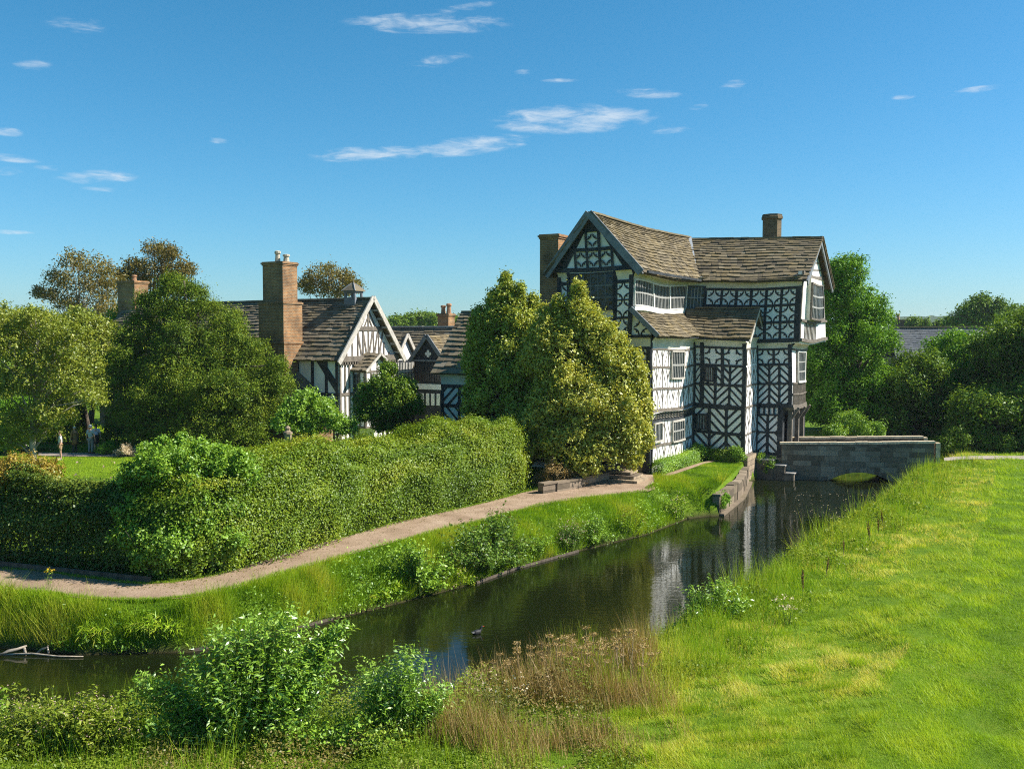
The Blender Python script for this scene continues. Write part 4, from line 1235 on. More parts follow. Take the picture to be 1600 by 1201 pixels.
# quay wall along the lawn
def stone_wall(name, label, pts, z0, z1, th=.4, mat='rubble', cop=True, capm='coping'):
    o = empty(name, (*pts[0], 0), 0, label, 'wall')
    m, cpm = MB(), MB()
    p0 = Vector((*pts[0], 0))
    for i in range(len(pts) - 1):
        a, b = Vector((*pts[i], 0)) - p0, Vector((*pts[i + 1], 0)) - p0
        L = (b - a).length; k = max(1, int(L / .9)); d = (b - a) / L
        for j in range(k):
            q, r_ = a + d * (L * j / k + .01), a + d * (L * (j + 1) / k - .01)
            zt = z1 + random.uniform(-.05, .05)
            off = Vector((d.y, -d.x, 0)) * random.uniform(-.03, .03)
            nseg = max(2, int((z1 - z0) / .35))
            for n_ in range(nseg):
                za, zb = z0 + (zt - z0) * n_ / nseg, z0 + (zt - z0) * (n_ + 1) / nseg - .012
                of2 = off + Vector((d.y, -d.x, 0)) * random.uniform(-.02, .02)
                m.beam(q + of2 + Vector((0, 0, (za + zb) / 2)), r_ + of2 + Vector((0, 0, (za + zb) / 2)), th, zb - za, tint=random.random())
            if cop: cpm.beam(q + off + Vector((0, 0, zt + .05)), r_ + off + Vector((0, 0, zt + .05)), th + .06, .09, tint=random.random())
    m.build('masonry', M[mat], o)
    if cop: cpm.build('coping', M[capm], o)
    return o
qa = Vector(wall_a); qb = Vector(wall_b)
mid = qa.lerp(qb, .5) + Vector((.25, -.2))
stone_wall('quay_wall', 'weathered sandstone quay wall holding the lawn above the moat below the bay', [tuple(qa), tuple(mid), tuple(qb)], -2.0, -.34, .34, 'quay', capm='quay')
kerb = MB()
for a, b in ((qa, mid), (mid, qb)):
    n = Vector((b - a)).normalized(); nn = Vector((n.y, -n.x))
    kerb.beam((*(a + nn * .26), WZ + .03), (*(b + nn * .26), WZ + .03), .2, .14)
o = kerb.build('stone_ledge', M['quay']); tag(o, 'narrow pale stone ledge at the waterline under the quay wall', 'ledge')
stone_wall('terrace_wall', 'low pale stone terrace wall under the yellow green tree', [tuple(gr(845, 772)[:2]), tuple(gr(905, 762)[:2]), tuple(gr(948, 752)[:2])], -.1, .45, .35, 'quay', capm='quay')
S2 = empty('garden_steps', (*gr(972, 752)[:2], 0), -TH, 'short flight of dark stone steps against the house front', 'steps')
m = MB()
for i in range(3): m.box(-1.3 - .0, 1.0 - i * .3, -.5 + i * .32, 1.2, i * .18, (i + 1) * .16 - .002)
m.build('tread', M['rubble'], S2)
# timber edging boards along the far waterline and beside the path
def board(name, label, pts, z, w=.05, h=.10, mat='bark'):
    m = MB()
    for a, b in zip(pts, pts[1:]): m.beam((a[0], a[1], z), (b[0], b[1], z), w, h)
    return tag(m.build(name, M[mat]), label, 'edging board')
F_ = [Vector(p) for p in far]
board('edging_board', 'weathered timber edging board at the waterline of the far left bank', [(p.x, p.y + .02) for p in F_[4:7]], WZ + .03)
board('edging_board', 'weathered timber edging board at the waterline below the nettle clump', [(p.x + .1, p.y + .02) for p in F_[8:11]], WZ + .03)
board('path_edging', 'low brown edging along the path in front of the dark hedge', [(-24, 31.3)] + [tuple(gr(*p)[:2]) for p in [(0, 886), (130, 900), (235, 911)]], .10, .08, .2, 'bark')

# ------------------------------------------------------------------ foliage
def unit(n):
    v = rng.normal(size=(n, 3)); return v / np.linalg.norm(v, axis=1, keepdims=True)


def leaf_quads(P, N, size, aspect=.5, fold=.12, T=None):
    n = len(P)
    N = N / (np.linalg.norm(N, axis=1, keepdims=True) + 1e-9)
    if T is None: T = unit(n)
    T = T - (T * N).sum(1, keepdims=True) * N
    T /= (np.linalg.norm(T, axis=1, keepdims=True) + 1e-9)
    B = np.cross(N, T)
    s = np.asarray(size).reshape(-1, 1) * np.ones((n, 1))
    q = np.stack([P - T * s * .5, P + B * s * aspect * .5 + N * s * fold - T * s * .06, P + T * s * .5, P - B * s * aspect * .5 + N * s * fold - T * s * .06], 1)
    return q.reshape(-1, 3)


def blob_leaves(blobs, dens, per, spread, size, aspect=.55, lo=-.75, up=.35, inner=.12, flat=0.0, keep=1.0, elong=None, sub=20, stray=.10):
    if elong is None: elong = spread * 1.3
    """clusters of leaves through the outer shell of a set of overlapping spheres"""
    if sub:
        bb = []
        for b in blobs:
            bb.append((b[0], b[1], b[2], b[3] * .70))
            dd = unit(sub * 3); dd = dd[dd[:, 2] > -.6][:sub]
            for q in dd:
                f = rng.uniform(.55, .98); r_ = b[3] * rng.uniform(.13, .36) * (1.25 - .5 * f)
                bb.append((b[0] + q[0] * b[3] * f, b[1] + q[1] * b[3] * f, b[2] + q[2] * b[3] * f * (1 - flat), r_))
        blobs = bb; dens = dens * 1.15
    C = np.array([b[:3] for b in blobs], float); R = np.array([b[3] for b in blobs], float)
    PP, NN, TT = [], [], []
    for i in range(len(C)):
        nc = max(5, int(dens * R[i] ** 2))
        d = unit(nc * 2); d = d[d[:, 2] > lo][:nc]
        # lumpy: gaps and lobes
        lob = np.zeros(len(d))
        for k in range(6):
            a = unit(1)[0]; lob += np.sin((d @ a) * rng.uniform(4, 9) + rng.uniform(0, 6))
        lob = lob / 6
        rr = R[i] * (1.0 + .22 * lob - np.abs(rng.normal(0, .12, len(d))))
        tb = rng.normal(0, .09)
        cin = rng.random(len(d)) < inner
        rr[cin] *= rng.uniform(.3, .85, cin.sum())
        cout = rng.random(len(d)) < stray
        rr[cout] *= rng.uniform(1.08, 1.4 + stray, cout.sum())
        c = C[i] + d * rr[:, None] * np.array([1, 1, 1 - flat])
        # drop what is deep inside a neighbour
        ok = np.ones(len(c), bool)
        for j in np.nonzero(np.linalg.norm(C - C[i], axis=1) < R[i] * 1.6 + R * .75)[0]:
            if j != i: ok &= ~((np.linalg.norm((c - C[j]) / np.array([1, 1, 1 - flat]), axis=1) < R[j] * .72) & (rng.random(len(c)) < .9))
        c, d = c[ok], d[ok]
        if len(c) == 0: continue
        m = len(c)
        o = rng.normal(0, 1, (m, per, 3)) * spread
        if elong:
            ax = d * .8 + rng.normal(0, .35, d.shape) + np.array([0, 0, .45 if spread < .19 else .05])
            o = o * .55 + ax[:, None, :] * rng.uniform(-1, 1, (m, per, 1)) * elong
        P = (c[:, None, :] + o).reshape(-1, 3)
        D = np.repeat(d, per, 0)
        N = D * .7 + rng.normal(0, .5, P.shape) + np.array([0, 0, up])
        PP.append(P); NN.append(N); TT.append(np.clip(np.repeat(rng.normal(.52, .14, m) + tb, per) + rng.normal(0, .13, len(P)), 0, 1))
    P, N, T = np.concatenate(PP), np.concatenate(NN), np.concatenate(TT)
    if keep < 1:
        k = rng.random(len(P)) < keep; P, N, T = P[k], N[k], T[k]
    s = size * rng.uniform(.6, 1.25, len(P))
    return leaf_quads(P, N, s, aspect), T


def pxblobs(L, Y, thick=.55, back=True):
    """photo-measured crown lobes given real depth: each at its own distance, with a second layer behind"""
    out = []
    for i, b in enumerate(L):
        dy = b[3] if len(b) > 3 else rng.uniform(-.25, .25) * 3
        p = at(b[0], b[1], Y + dy); r = b[2] / FPX * (Y + dy)
        out.append((p.x, p.y, p.z, r))
        if back: out.append((p.x * 1.0 + rng.uniform(-.2, .2) * r, p.y + r * rng.uniform(.7, 1.5) + thick, p.z - r * .1, r * .95))
    return out


def trunk_limbs(base, blobs, r0, lean=0.0, frac=.35, mat='bark', parent=None, name='trunk', every=1, twigs=0):
    m = MB()
    C = [Vector(b[:3]) for b in blobs]
    top = max(C, key=lambda p: p.z)
    cen = sum(C, Vector()) / len(C)
    base = Vector(base)
    H_ = top.z - base.z
    pts = []
    for i in range(8):
        f = i / 7
        p = base.lerp(Vector((cen.x * .5 + top.x * .5, cen.y * .5 + top.y * .5, top.z)), f)
        p += Vector((random.uniform(-1, 1), random.uniform(-1, 1), 0)) * (.025 * H_ * math.sin(math.pi * f))
        pts.append(p)
    rad_ = [r0 * (1.35 if i == 0 else 1) * (1 - .85 * i / 7) for i in range(8)]
    m.tube(pts, rad_, 9)
    for c, b in list(zip(C, blobs))[::every]:
        f = max(.15, min(.85, ((c.z - base.z) / H_) * .62))
        i = int(f * 7); s = pts[i].lerp(pts[min(i + 1, 7)], f * 7 - i)
        k1 = s.lerp(c, .5) + Vector((random.uniform(-.1, .1), random.uniform(-.1, .1), .12)) * (c - s).length
        rr = r0 * .42 * (1 - f * .6)
        m.tube([s, s.lerp(k1, .5), k1, c], [rr, rr * .8, rr * .55, rr * .22], 6)
        for k in range(twigs):
            d = Vector(unit(1)[0]); d.z = abs(d.z) * .6 + .1
            e = c + d * b[3] * random.uniform(.7, 1.0)
            q = k1.lerp(c, random.uniform(.3, 1))
            m.tube([q, q.lerp(e, .5) + Vector((0, 0, .06)) * b[3], e], [rr * .25, rr * .16, rr * .06], 4, cap=False)
    o = m.build(name, M[mat], parent, smooth=True)
    return o


def tree(name, label, cat, base, blobs, mat, dens, per, spread, size, r0=.25, aspect=.55, group=None, bark='bark', twigs=0, every=1, z0=0.0, **kw):
    root = empty(name, (base[0], base[1], z0), 0, label, cat, group)
    bl = [(b[0] - base[0], b[1] - base[1], b[2] - z0, b[3]) for b in blobs]
    trunk_limbs((0, 0, -.1), bl, r0, mat=bark, parent=root, twigs=twigs, every=every)
    V, T = blob_leaves(bl, dens, per, spread, size, aspect, **kw)
    np_mesh('crown', V, 4, T, M[mat], root)
    return root


def hedge(name, label, line, width, hts, mat, n, size, seed=1, cat='hedge', aspect=.65, round_=.62, endr=1.0, lump=.18):
    """leaves through the clipped shell of a hedge following a centre line"""
    P = [Vector((*p, 0)) for p in line]
    L = [0]
    for a, b in zip(P, P[1:]): L.append(L[-1] + (b - a).length)
    tot = L[-1]
    s = rng.uniform(0, tot, n)
    ph = rng.uniform(-1.0, 1.0, n)          # -1 right foot .. 0 top .. 1 left foot
    px = np.interp(s, L, [p.x for p in P]); py = np.interp(s, L, [p.y for p in P]); hh = np.interp(s, L, hts)
    dx = np.gradient(np.interp(np.linspace(0, tot, 200), L, [p.x for p in P])); dy = np.gradient(np.interp(np.linspace(0, tot, 200), L, [p.y for p in P]))
    tx = np.interp(s, np.linspace(0, tot, 200), dx); ty = np.interp(s, np.linspace(0, tot, 200), dy)
    nl = np.hypot(tx, ty); tx, ty = tx / nl, ty / nl
    nxr, nyr = ty, -tx                       # right side
    e = np.minimum(s, tot - s) / endr
    ef = np.sqrt(np.clip(1 - (1 - np.clip(e, 0, 1)) ** 2, 0.02, 1))
    A = ph * math.pi * .5
    X = np.sign(np.sin(A)) * np.abs(np.sin(A)) ** round_
    Zc = np.abs(np.cos(A)) ** round_
    arc = A / (math.pi / 2) * (hh + width * .5)
    lum = 1 + lump * (vnoise(s * .5, arc, 1.6, seed) - .5) * 2 + .11 * (vnoise(s * .35, arc, 4.4, seed + 1) - .5) * 2
    hh = hh * (1 + lump * .55 * (vnoise(s, s * 0, 1.3, seed + 5) - .5) * 2)
    depth = 1 - np.abs(rng.normal(0, .07, n)) - (rng.random(n) < .22) * rng.uniform(0, .7, n)
    hw_ = width * .5 * (0.85 + .15 * ef) * lum * depth
    h = hh * (.75 + .25 * ef) * (1 + (lum - 1) * .6) * (1 - (1 - depth) * .8)
    x = px + nxr * X * -1 * hw_; y = py + nyr * X * -1 * hw_
    # pull the ends in to round them
    cx, cy = np.interp(np.clip(s, endr, tot - endr), L, [p.x for p in P]), np.interp(np.clip(s, endr, tot - endr), L, [p.y for p in P])
    z = Zc * h
    nx_, ny_ = -nxr * X, -nyr * X
    endx = np.where(s < endr, -(1 - e), np.where(tot - s < endr, (1 - e), 0))
    x = np.where(np.abs(endx) > 0, cx + (px - cx) + (x - px) * ef, x); y = np.where(np.abs(endx) > 0, cy + (py - cy) + (y - py) * ef, y)
    N = np.stack([nx_ + tx * endx, ny_ + ty * endx, Zc * .8], -1)
    base = (line[0][0], line[0][1], 0)
    Pn = np.stack([x - base[0], y - base[1], z], -1)
    Pn += rng.normal(0, .03, Pn.shape)
    # twiggy sprigs sticking out
    sp = rng.random(n) < .12
    Pn[sp] += N[sp] * rng.uniform(.03, .30, (sp.sum(), 1))
    Nn = N * .75 + rng.normal(0, .45, N.shape) + np.array([0, 0, .25])
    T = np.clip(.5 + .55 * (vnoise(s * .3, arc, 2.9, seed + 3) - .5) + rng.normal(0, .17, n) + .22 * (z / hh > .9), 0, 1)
    root = empty(name, base, 0, label, cat)
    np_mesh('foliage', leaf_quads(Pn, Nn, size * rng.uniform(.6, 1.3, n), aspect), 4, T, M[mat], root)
    m = MB()
    k = int(tot / .5)
    for i in range(k):
        sc = tot * (i + .5) / k
        q = Vector((np.interp(sc, L, [p.x for p in P]) - base[0], np.interp(sc, L, [p.y for p in P]) - base[1], -.05))
        hgt = np.interp(sc, L, hts) * .7
        for _ in range(2):
            e_ = q + Vector((random.uniform(-.4, .4) * width, random.uniform(-.4, .4) * width, hgt * random.uniform(.6, 1)))
            m.tube([q, q.lerp(e_, .5) + Vector((random.uniform(-.1, .1), random.uniform(-.1, .1), 0)), e_], [.035, .025, .01], 4, cap=False)
    m.build('stems', M['bark'], root)
    return root


def shoots(name, label, cat, base, tips, mat, per=22, lsize=.1, aspect=.3, stem_r=.008, stem='stem', start=.25, group=None, spread=.03, droop=.1, z0=0., heads=None):
    """an open shrub or weed: stems fanning from its base, leaves set along each"""
    root = empty(name, (base[0], base[1], z0), 0, label, cat, group)
    m = MB(); P, N, Tn, tint = [], [], [], []
    for tp in tips:
        tp = Vector((tp[0] - base[0], tp[1] - base[1], tp[2] - z0))
        b = Vector((random.gauss(0, .06), random.gauss(0, .06), -.05)) + Vector((tp.x, tp.y, 0)) * random.uniform(.1, .55)
        mid = b.lerp(tp, .5) + Vector((b.x - tp.x, b.y - tp.y, 0)) * .12 + Vector((0, 0, .08 * tp.z))
        pts = []
        for i in range(6):
            f = i / 5
            pts.append(b * (1 - f) ** 2 + mid * 2 * f * (1 - f) + tp * f * f)
        m.tube(pts, [stem_r * (1.3 - f * .2) for f in range(6)], 4, cap=False)
        tt = random.gauss(.5, .13)
        for k in range(per):
            f = start + (1 - start) * (k + random.random()) / per
            q = b * (1 - f) ** 2 + mid * 2 * f * (1 - f) + tp * f * f
            ax = (tp - b).normalized()
            d = Vector(unit(1)[0]); d = (d - ax * d.dot(ax)); d.normalize()
            ld = d * .8 + ax * .55 + Vector((0, 0, -droop))
            P.append(q + ld * lsize * .5 + Vector(rng.normal(0, spread, 3))); Tn.append(ld)
            N.append(Vector((0, 0, 1)) * .6 + ax * .2 + Vector(rng.normal(0, .45, 3)))
            tint.append(min(1, max(0, tt + random.gauss(0, .14) + .22 * (f > .85))))
    m.build('stems', M[stem], root)
    P = np.array(P); N = np.array(N); Tn = np.array(Tn)
    np_mesh('foliage', leaf_quads(P, N, lsize * rng.uniform(.6, 1.2, len(P)), aspect, .1, Tn), 4, tint, M[mat], root)
    if heads:
        hm, hs, hn, hr = heads
        HP, HN, HT = [], [], []
        for tp in tips:
            tp = np.array((tp[0] - base[0], tp[1] - base[1], tp[2] - z0))
            q = tp + rng.normal(0, hr, (hn, 3)) * np.array([1, 1, .6]); HP.append(q); HN.append(rng.normal(0, 1, (hn, 3)) + np.array([0, 0, .6])); HT.append(rng.random(hn))
        HP, HN, HT = np.concatenate(HP), np.concatenate(HN), np.concatenate(HT)
        np_mesh('blossom', leaf_quads(HP, HN, hs * rng.uniform(.6, 1.2, len(HP)), .8), 4, HT, M[hm], root)
    return root


def blob_tips(blobs, n, top=.2):
    out = []
    for _ in range(n):
        b = blobs[random.randrange(len(blobs))]
        d = unit(1)[0]; d[2] = abs(d[2]) * .9 + .05
        r = b[3] * (random.uniform(.5, 1.0) if random.random() < .8 else random.uniform(1.0, 1.45))
        out.append((b[0] + d[0] * r, b[1] + d[1] * r, b[2] + d[2] * r))
    return out


def spires(L, Y):
    out = []
    for px, top, bot, hw_ in L:
        n_ = 7
        for i in range(n_):
            f = i / (n_ - 1)
            p_ = at(px + rng.uniform(-.25, .25) * hw_ * (1 - f), bot + (top - bot) * f, Y + rng.uniform(-.3, .3))
            out.append((p_.x, p_.y, p_.z, hw_ * (1 - .86 * f) / FPX * Y))
    return out


# hedges
ln = []
for p in [(250, 908), (340, 898), (460, 862), (625, 812), (750, 783), (826, 763)]:
    g = gr(*p); ln.append((g.x - .68, g.y + .48))
hedge('clipped_hedge', 'long tall clipped green hedge curving along the path towards the house', ln, 2.7, [3.2, 3.3, 3.4, 3.5, 3.5, 3.4], 'beech', 330000, .078, 3, endr=2.2, lump=.12)
ln = [(-28, 35.6), (-18, 32.6), (-14.2, 31.4), (-11.6, 30.6)]
hedge('dark_hedge', 'dark shaded hedge behind the path at the left edge', ln, 2.4, [2.95, 2.95, 3.0, 3.1], 'dkhedge', 150000, .095, 8, endr=.8, lump=.2)
b = pxblobs([(250, 730, 40, 0), (300, 740, 48, .6), (225, 790, 45, .3), (300, 810, 60, .2), (262, 850, 55, -.5), (335, 850, 50, .4), (350, 780, 45, 1.0), (215, 840, 38, -.2), (370, 735, 32, 1.0), (290, 712, 20, .8), (240, 712, 16, .6), (320, 720, 20, .8), (205, 745, 22, .4)], 29.9, .5)
b += spires([(255, 690, 735, 14), (285, 684, 730, 13), (315, 694, 735, 13), (225, 700, 745, 14), (345, 704, 740, 13), (375, 712, 745, 12)], 30.6)
tree('leafy_shrub', 'bushy bright green shrub bulging from the hedge at the path corner', 'shrub', (gr(285, 893).x, 30.9), b, 'shrub', 620, 9, .10, .10, .06, .6)
b = pxblobs([(20, 735, 26), (60, 740, 24), (-10, 745, 26), (-40, 745, 26)], 32.2, .2)
tree('golden_shrub', 'golden brown shrub on top of the dark hedge at the left edge', 'shrub', (-15.8, 32.4), b, 'goldhedge', 420, 8, .08, .085, .04)
# roses poking over the dark hedge
b0 = gr(110, 905)
pts = [at(px, py, 32) for px, py in [(117, 742), (122, 722), (35, 772), (80, 778), (140, 762), (174, 745), (160, 730), (150, 755), (178, 722)]]
shoots('rose_bush', 'straggling rose stems with faded pink blooms rising from the dark hedge', 'shrub', (pts[0].x, 32.2), pts, 'dkhedge', 16, .09, .6, .008, heads=('pink', .08, 5, .05))

# evergreen pair in front of the tall house
b = pxblobs([(792, 468, 19, 1), (778, 505, 32, 1), (808, 508, 34, .5), (760, 560, 40, 1), (808, 570, 55, 0), (770, 620, 45, .5), (825, 640, 55, -.3), (760, 670, 30, .8), (800, 700, 45, 0), (845, 545, 45, 0), (838, 512, 24, .7), (744, 520, 12, 1), (738, 575, 12, .6), (736, 640, 12, .6), (752, 500, 9, .8)], 50.5, .8)
b += spires([(790, 434, 486, 22), (770, 462, 510, 17), (748, 488, 535, 16), (742, 530, 570, 14), (738, 590, 630, 14), (812, 452, 505, 18), (833, 468, 520, 18), (760, 520, 560, 18)], 51)
tree('holly_tree', 'tall dark green evergreen tree with a pointed top rising left of its yellower twin', 'tree', (at(800, 700, 51).x, 51.2), b, 'hollyd', 230, 10, .15, .165, .22, .5, stray=.22, elong=.27)
b = pxblobs([(902, 512, 28, 0), (868, 528, 32, 0), (838, 560, 30, .2), (935, 530, 36, 0), (880, 570, 50, -.3), (945, 580, 48, 0), (975, 590, 28, .3), (900, 630, 55, -.8), (960, 640, 50, -.3), (985, 660, 26, 0), (850, 650, 40, -.5), (885, 690, 48, -1), (945, 695, 48, -.6), (985, 702, 24, -.2), (835, 700, 30, -.2), (910, 720, 32, -1), (925, 495, 11, 0), (960, 535, 13, 0), (985, 560, 13, 0), (1000, 580, 11, 0), (998, 640, 13, 0), (1005, 690, 13, 0), (950, 520, 10, 0), (1000, 610, 10, 0), (990, 720, 13, -.3)], 48.6, .8)
b += spires([(904, 448, 500, 22), (872, 472, 520, 20), (850, 486, 530, 20), (926, 488, 530, 18), (948, 512, 555, 18), (970, 530, 575, 17), (990, 556, 600, 16), (1002, 596, 640, 14), (1004, 650, 690, 14), (835, 520, 570, 20), (860, 560, 610, 22), (845, 600, 650, 22)], 48.4)
tree('holly_tree', 'broad yellow green evergreen tree covering the lower front of the tall house', 'tree', (at(880, 760, 49).x, 49.3), b, 'holly', 240, 10, .14, .16, .24, .5, stray=.22, elong=.27)
b = pxblobs([(868, 740, 22), (850, 755, 18), (905, 748, 14)], 47.0, .2)
tree('rose_shrub', 'thin reddish shrub at the foot of the evergreen trees beside the terrace wall', 'shrub', (at(865, 770, 47.2).x, 47.2), b, 'dry', 300, 7, .10, .09, .05, twigs=3)

# yew before the hall
b = pxblobs([(265, 452, 20, .5), (245, 482, 25, .3), (286, 486, 25, 0), (222, 528, 36, .5), (275, 535, 44, -.5), (325, 548, 38, 0), (366, 572, 34, .2), (408, 592, 28, .5), (215, 580, 48, .5), (270, 600, 60, -1), (335, 610, 60, -.8), (395, 625, 44, 0), (425, 612, 24, .6), (195, 630, 40, .5), (240, 655, 50, -.6), (310, 665, 55, -1), (370, 665, 44, -.4), (185, 590, 26, 1), (345, 500, 24, .3), (265, 438, 9, .3), (300, 455, 12, 0), (318, 478, 12, 0), (360, 520, 14, 0), (395, 545, 14, 0), (430, 570, 12, 0), (436, 600, 12, 0), (210, 500, 12, .3), (190, 535, 12, .4), (178, 560, 10, .4), (225, 470, 12, .3), (372, 535, 12, 0)], 62, 1.2)
tree('yew_tree', 'large spreading dark yew tree in front of the hall and its left chimney', 'tree', (at(290, 690, 63).x, 63), b, 'yew', 130, 16, .20, .16, .40, .34, elong=.45, up=.2, sub=15, stray=.2)
# left garden trees
b = pxblobs([(30, 505, 26), (70, 515, 28), (15, 545, 34), (60, 560, 34), (105, 545, 26), (95, 590, 32), (30, 600, 38), (125, 612, 24), (70, 640, 28), (10, 655, 28), (130, 575, 16), (-20, 600, 40), (-30, 540, 36), (115, 520, 12), (140, 625, 14), (10, 690, 22), (55, 672, 22), (85, 655, 16), (45, 492, 12), (0, 500, 26), (-10, 520, 30)], 49, .8)
tree('apple_tree', 'sprawling light green fruit tree with bare crooked branches at the left edge', 'tree', (at(50, 715, 50).x, 50), b, 'apple', 200, 6, .17, .13, .20, .6, twigs=6, bark='birchbark')
b = pxblobs([(110, 408, 16), (82, 436, 18), (150, 418, 18), (118, 440, 24), (95, 470, 24), (150, 455, 24), (62, 458, 10), (172, 440, 14), (130, 490, 28), (165, 485, 22)], 88, 1)
tree('birch_tree', 'thin brownish birch with airy crown behind the garden, left of the bare topped oak', 'tree', (at(125, 600, 89).x, 89), b, 'birch', 40, 7, .35, .24, .22, .5, twigs=8, bark='birchbark', keep=.75)
b = pxblobs([(238, 392, 14), (262, 396, 14), (205, 416, 14), (285, 420, 13), (240, 418, 22), (218, 436, 18), (270, 432, 18), (190, 430, 9), (250, 445, 24)], 95, 1)
tree('oak_tree', 'brown tinged round topped oak rising behind the yew and left chimney', 'tree', (at(245, 600, 96).x, 96), b, 'oak', 36, 7, .38, .26, .3, .5, twigs=6, keep=.8)
b = pxblobs([(512, 424, 16), (490, 434, 14), (538, 436, 14), (478, 448, 12), (552, 446, 8), (512, 450, 16), (530, 455, 12)], 96, 1)
tree('birch_tree', 'thin olive brown birch crown behind the hall roof beside the cupola', 'tree', (at(515, 600, 97).x, 97), b, 'birch', 36, 7, .38, .25, .2, .5, twigs=8, bark='birchbark', keep=.75)
b = pxblobs([(140, 535, 36), (170, 530, 30), (110, 560, 40), (155, 580, 44), (95, 530, 26), (185, 500, 20), (170, 610, 30)], 80, 1.2)
tree('garden_tree', 'mid green bushy tree below the birch behind the garden', 'tree', (at(140, 660, 81).x, 81), b, 'ash', 60, 8, .3, .24, .25)
b = pxblobs([(150, 520, 24), (120, 502, 22), (165, 560, 26), (100, 535, 28), (140, 590, 32), (85, 505, 18), (60, 515, 20), (175, 590, 20)], 67, 1)
tree('lime_tree', 'light green sunlit tree between the fruit tree and the yew', 'tree', (at(135, 660, 68).x, 68), b, 'apple', 85, 9, .26, .20, .2, .55)
b = pxblobs([(10, 505, 22), (40, 498, 18), (-20, 510, 30), (60, 505, 14), (20, 540, 30)], 92, 1.2)
tree('garden_tree', 'mid green tree behind the fruit tree at the far left edge', 'tree', (at(15, 660, 93).x, 93), b, 'dktree', 50, 8, .3, .24, .25)
b = pxblobs([(20, 650, 34, 0), (40, 680, 26, -.4), (10, 690, 28, -.5), (45, 640, 22, .2), (-25, 670, 34)], 60.5, .6)
tree('garden_bush', 'dense dark green garden bush left of the man in the white shirt', 'bush', (at(30, 705, 61).x, 61), b, 'ash', 260, 8, .14, .14, .1)
hl = [(at(40, 700, 67).x, 67), (at(110, 700, 66).x, 66), (at(122, 700, 65).x, 65.4)]
hedge('garden_hedge', 'tall dark clipped yew hedge behind the visitors', hl, 1.6, [3.6, 3.6, 3.6], 'yew', 34000, .11, 12, lump=.05)
hl = [(at(168, 700, 66).x, 66), (at(230, 700, 64.5).x, 64.5), (at(300, 700, 64).x, 64)]
hedge('garden_hedge', 'dark clipped yew hedge under the big yew, right of the visitors', hl, 1.6, [2.2, 2.2, 2.2], 'yew', 24000, .11, 13, lump=.05)
for i in range(3):
    y = 68 + i * 2.0
    hl = [(at(122, 690, y).x, y), (at(172, 690, y).x, y)]
    hedge('box_edging', ['nearest low bright clipped box row of the knot garden behind the visitors', 'middle low bright clipped box row of the knot garden behind the visitors', 'farthest low bright clipped box row of the knot garden behind the visitors'][i], hl, .9, [.55, .55], 'lawn', 5000, .1, 20 + i, lump=.03)['group'] = 'knot garden rows'
b = pxblobs([(195, 704, 8), (203, 708, 8), (187, 709, 7)], 58.5, .2)
tree('pale_shrub', 'small pale grey leaved shrub at the lawn edge under the yew', 'shrub', (at(195, 712, 58.6).x, 58.6), b, 'fluff', 500, 6, .09, .09, .03)
b = pxblobs([(172, 700, 12), (160, 704, 10)], 59.5, .2)
tree('green_shrub', 'small green shrub beside the visitors in blue', 'shrub', (at(167, 712, 59.6).x, 59.6), b, 'ash', 500, 6, .09, .09, .03)

# shrubs before the hall
b = pxblobs([(605, 580, 14, .5), (600, 605, 22), (625, 610, 22), (580, 620, 24), (610, 635, 30), (640, 635, 20), (575, 645, 24), (600, 660, 26)], 55, .6)
tree('large_shrub', 'dark glossy pointed shrub before the timbered gable of the hall', 'shrub', (at(605, 680, 55.4).x, 55.4), b, 'dktree', 330, 8, .15, .14, .1, .6)
b = pxblobs([(480, 625, 18), (462, 640, 22), (500, 645, 22), (520, 660, 18), (445, 660, 20), (478, 665, 24), (540, 668, 16)], 50, .6)
tree('leafy_shrub', 'light green shrub behind the clipped hedge at the foot of the brick stack', 'shrub', (at(480, 690, 50.3).x, 50.3), b, 'shrub', 330, 8, .14, .14, .08, .6)
pst = MB(); g = at(450, 700, 47.5); pst.box(-.16, .16, -.16, .16, 0, 2.6); pst.lathe((0, 0, 2.6), [(.24, 0), (.24, .08), (.1, .16), (.14, .3), (.02, .42)], 8)
o = pst.build('stone_post', M['rubble']); o.location = (g.x, g.y, 0); tag(o, 'brown stone gate post standing behind the hedge', 'post')

# plants along the house foot
hl = [ab(.42, -.2), ab(.46, 3.4), ab(.5, 6.9)]
hedge('box_hedge', 'low clipped green hedge along the foot of the sunlit wall', hl, .8, [.7, .65, .65], 'shrub', 16000, .07, 31, lump=.12, endr=.3)
hl = [ab(.9, 6.95), ab(3.0, 6.9)]
hedge('box_hedge', 'low shaded hedge along the foot of the bay', hl, .75, [.6, .7], 'dktree', 9000, .075, 32, lump=.15, endr=.3)
for (a_, b_, h, r_, lb) in ((.7, 6.5, .95, .42, 'small bright fern like bush in the corner between sunlit wall and bay'), (2.95, 6.6, .8, .42, 'small bright bush at the right end of the bay hedge')):
    x, y = ab(a_, b_); bl = [(x, y, h * .6, r_), (x + .2, y - .1, h * .45, r_ * .8), (x - .2, y + .1, h * .8, r_ * .6)]
    tree('corner_bush', lb, 'bush', (x, y), bl, 'shrub', 900, 7, .07, .085, .03)
b = pxblobs([(1100, 775, 18), (1085, 768, 16), (1115, 778, 14), (1098, 790, 16), (1118, 792, 10), (1124, 784, 13, -.6), (1132, 780, 10, -.3)], 47.2, .3)
tree('waterside_bush', 'round mid green bush at the end of the quay wall', 'bush', (at(1102, 800, 47.5).x, 47.6), b, 'ash', 700, 7, .08, .085, .05, z0=-.7)
x, y = ab(3.6, 9.6)
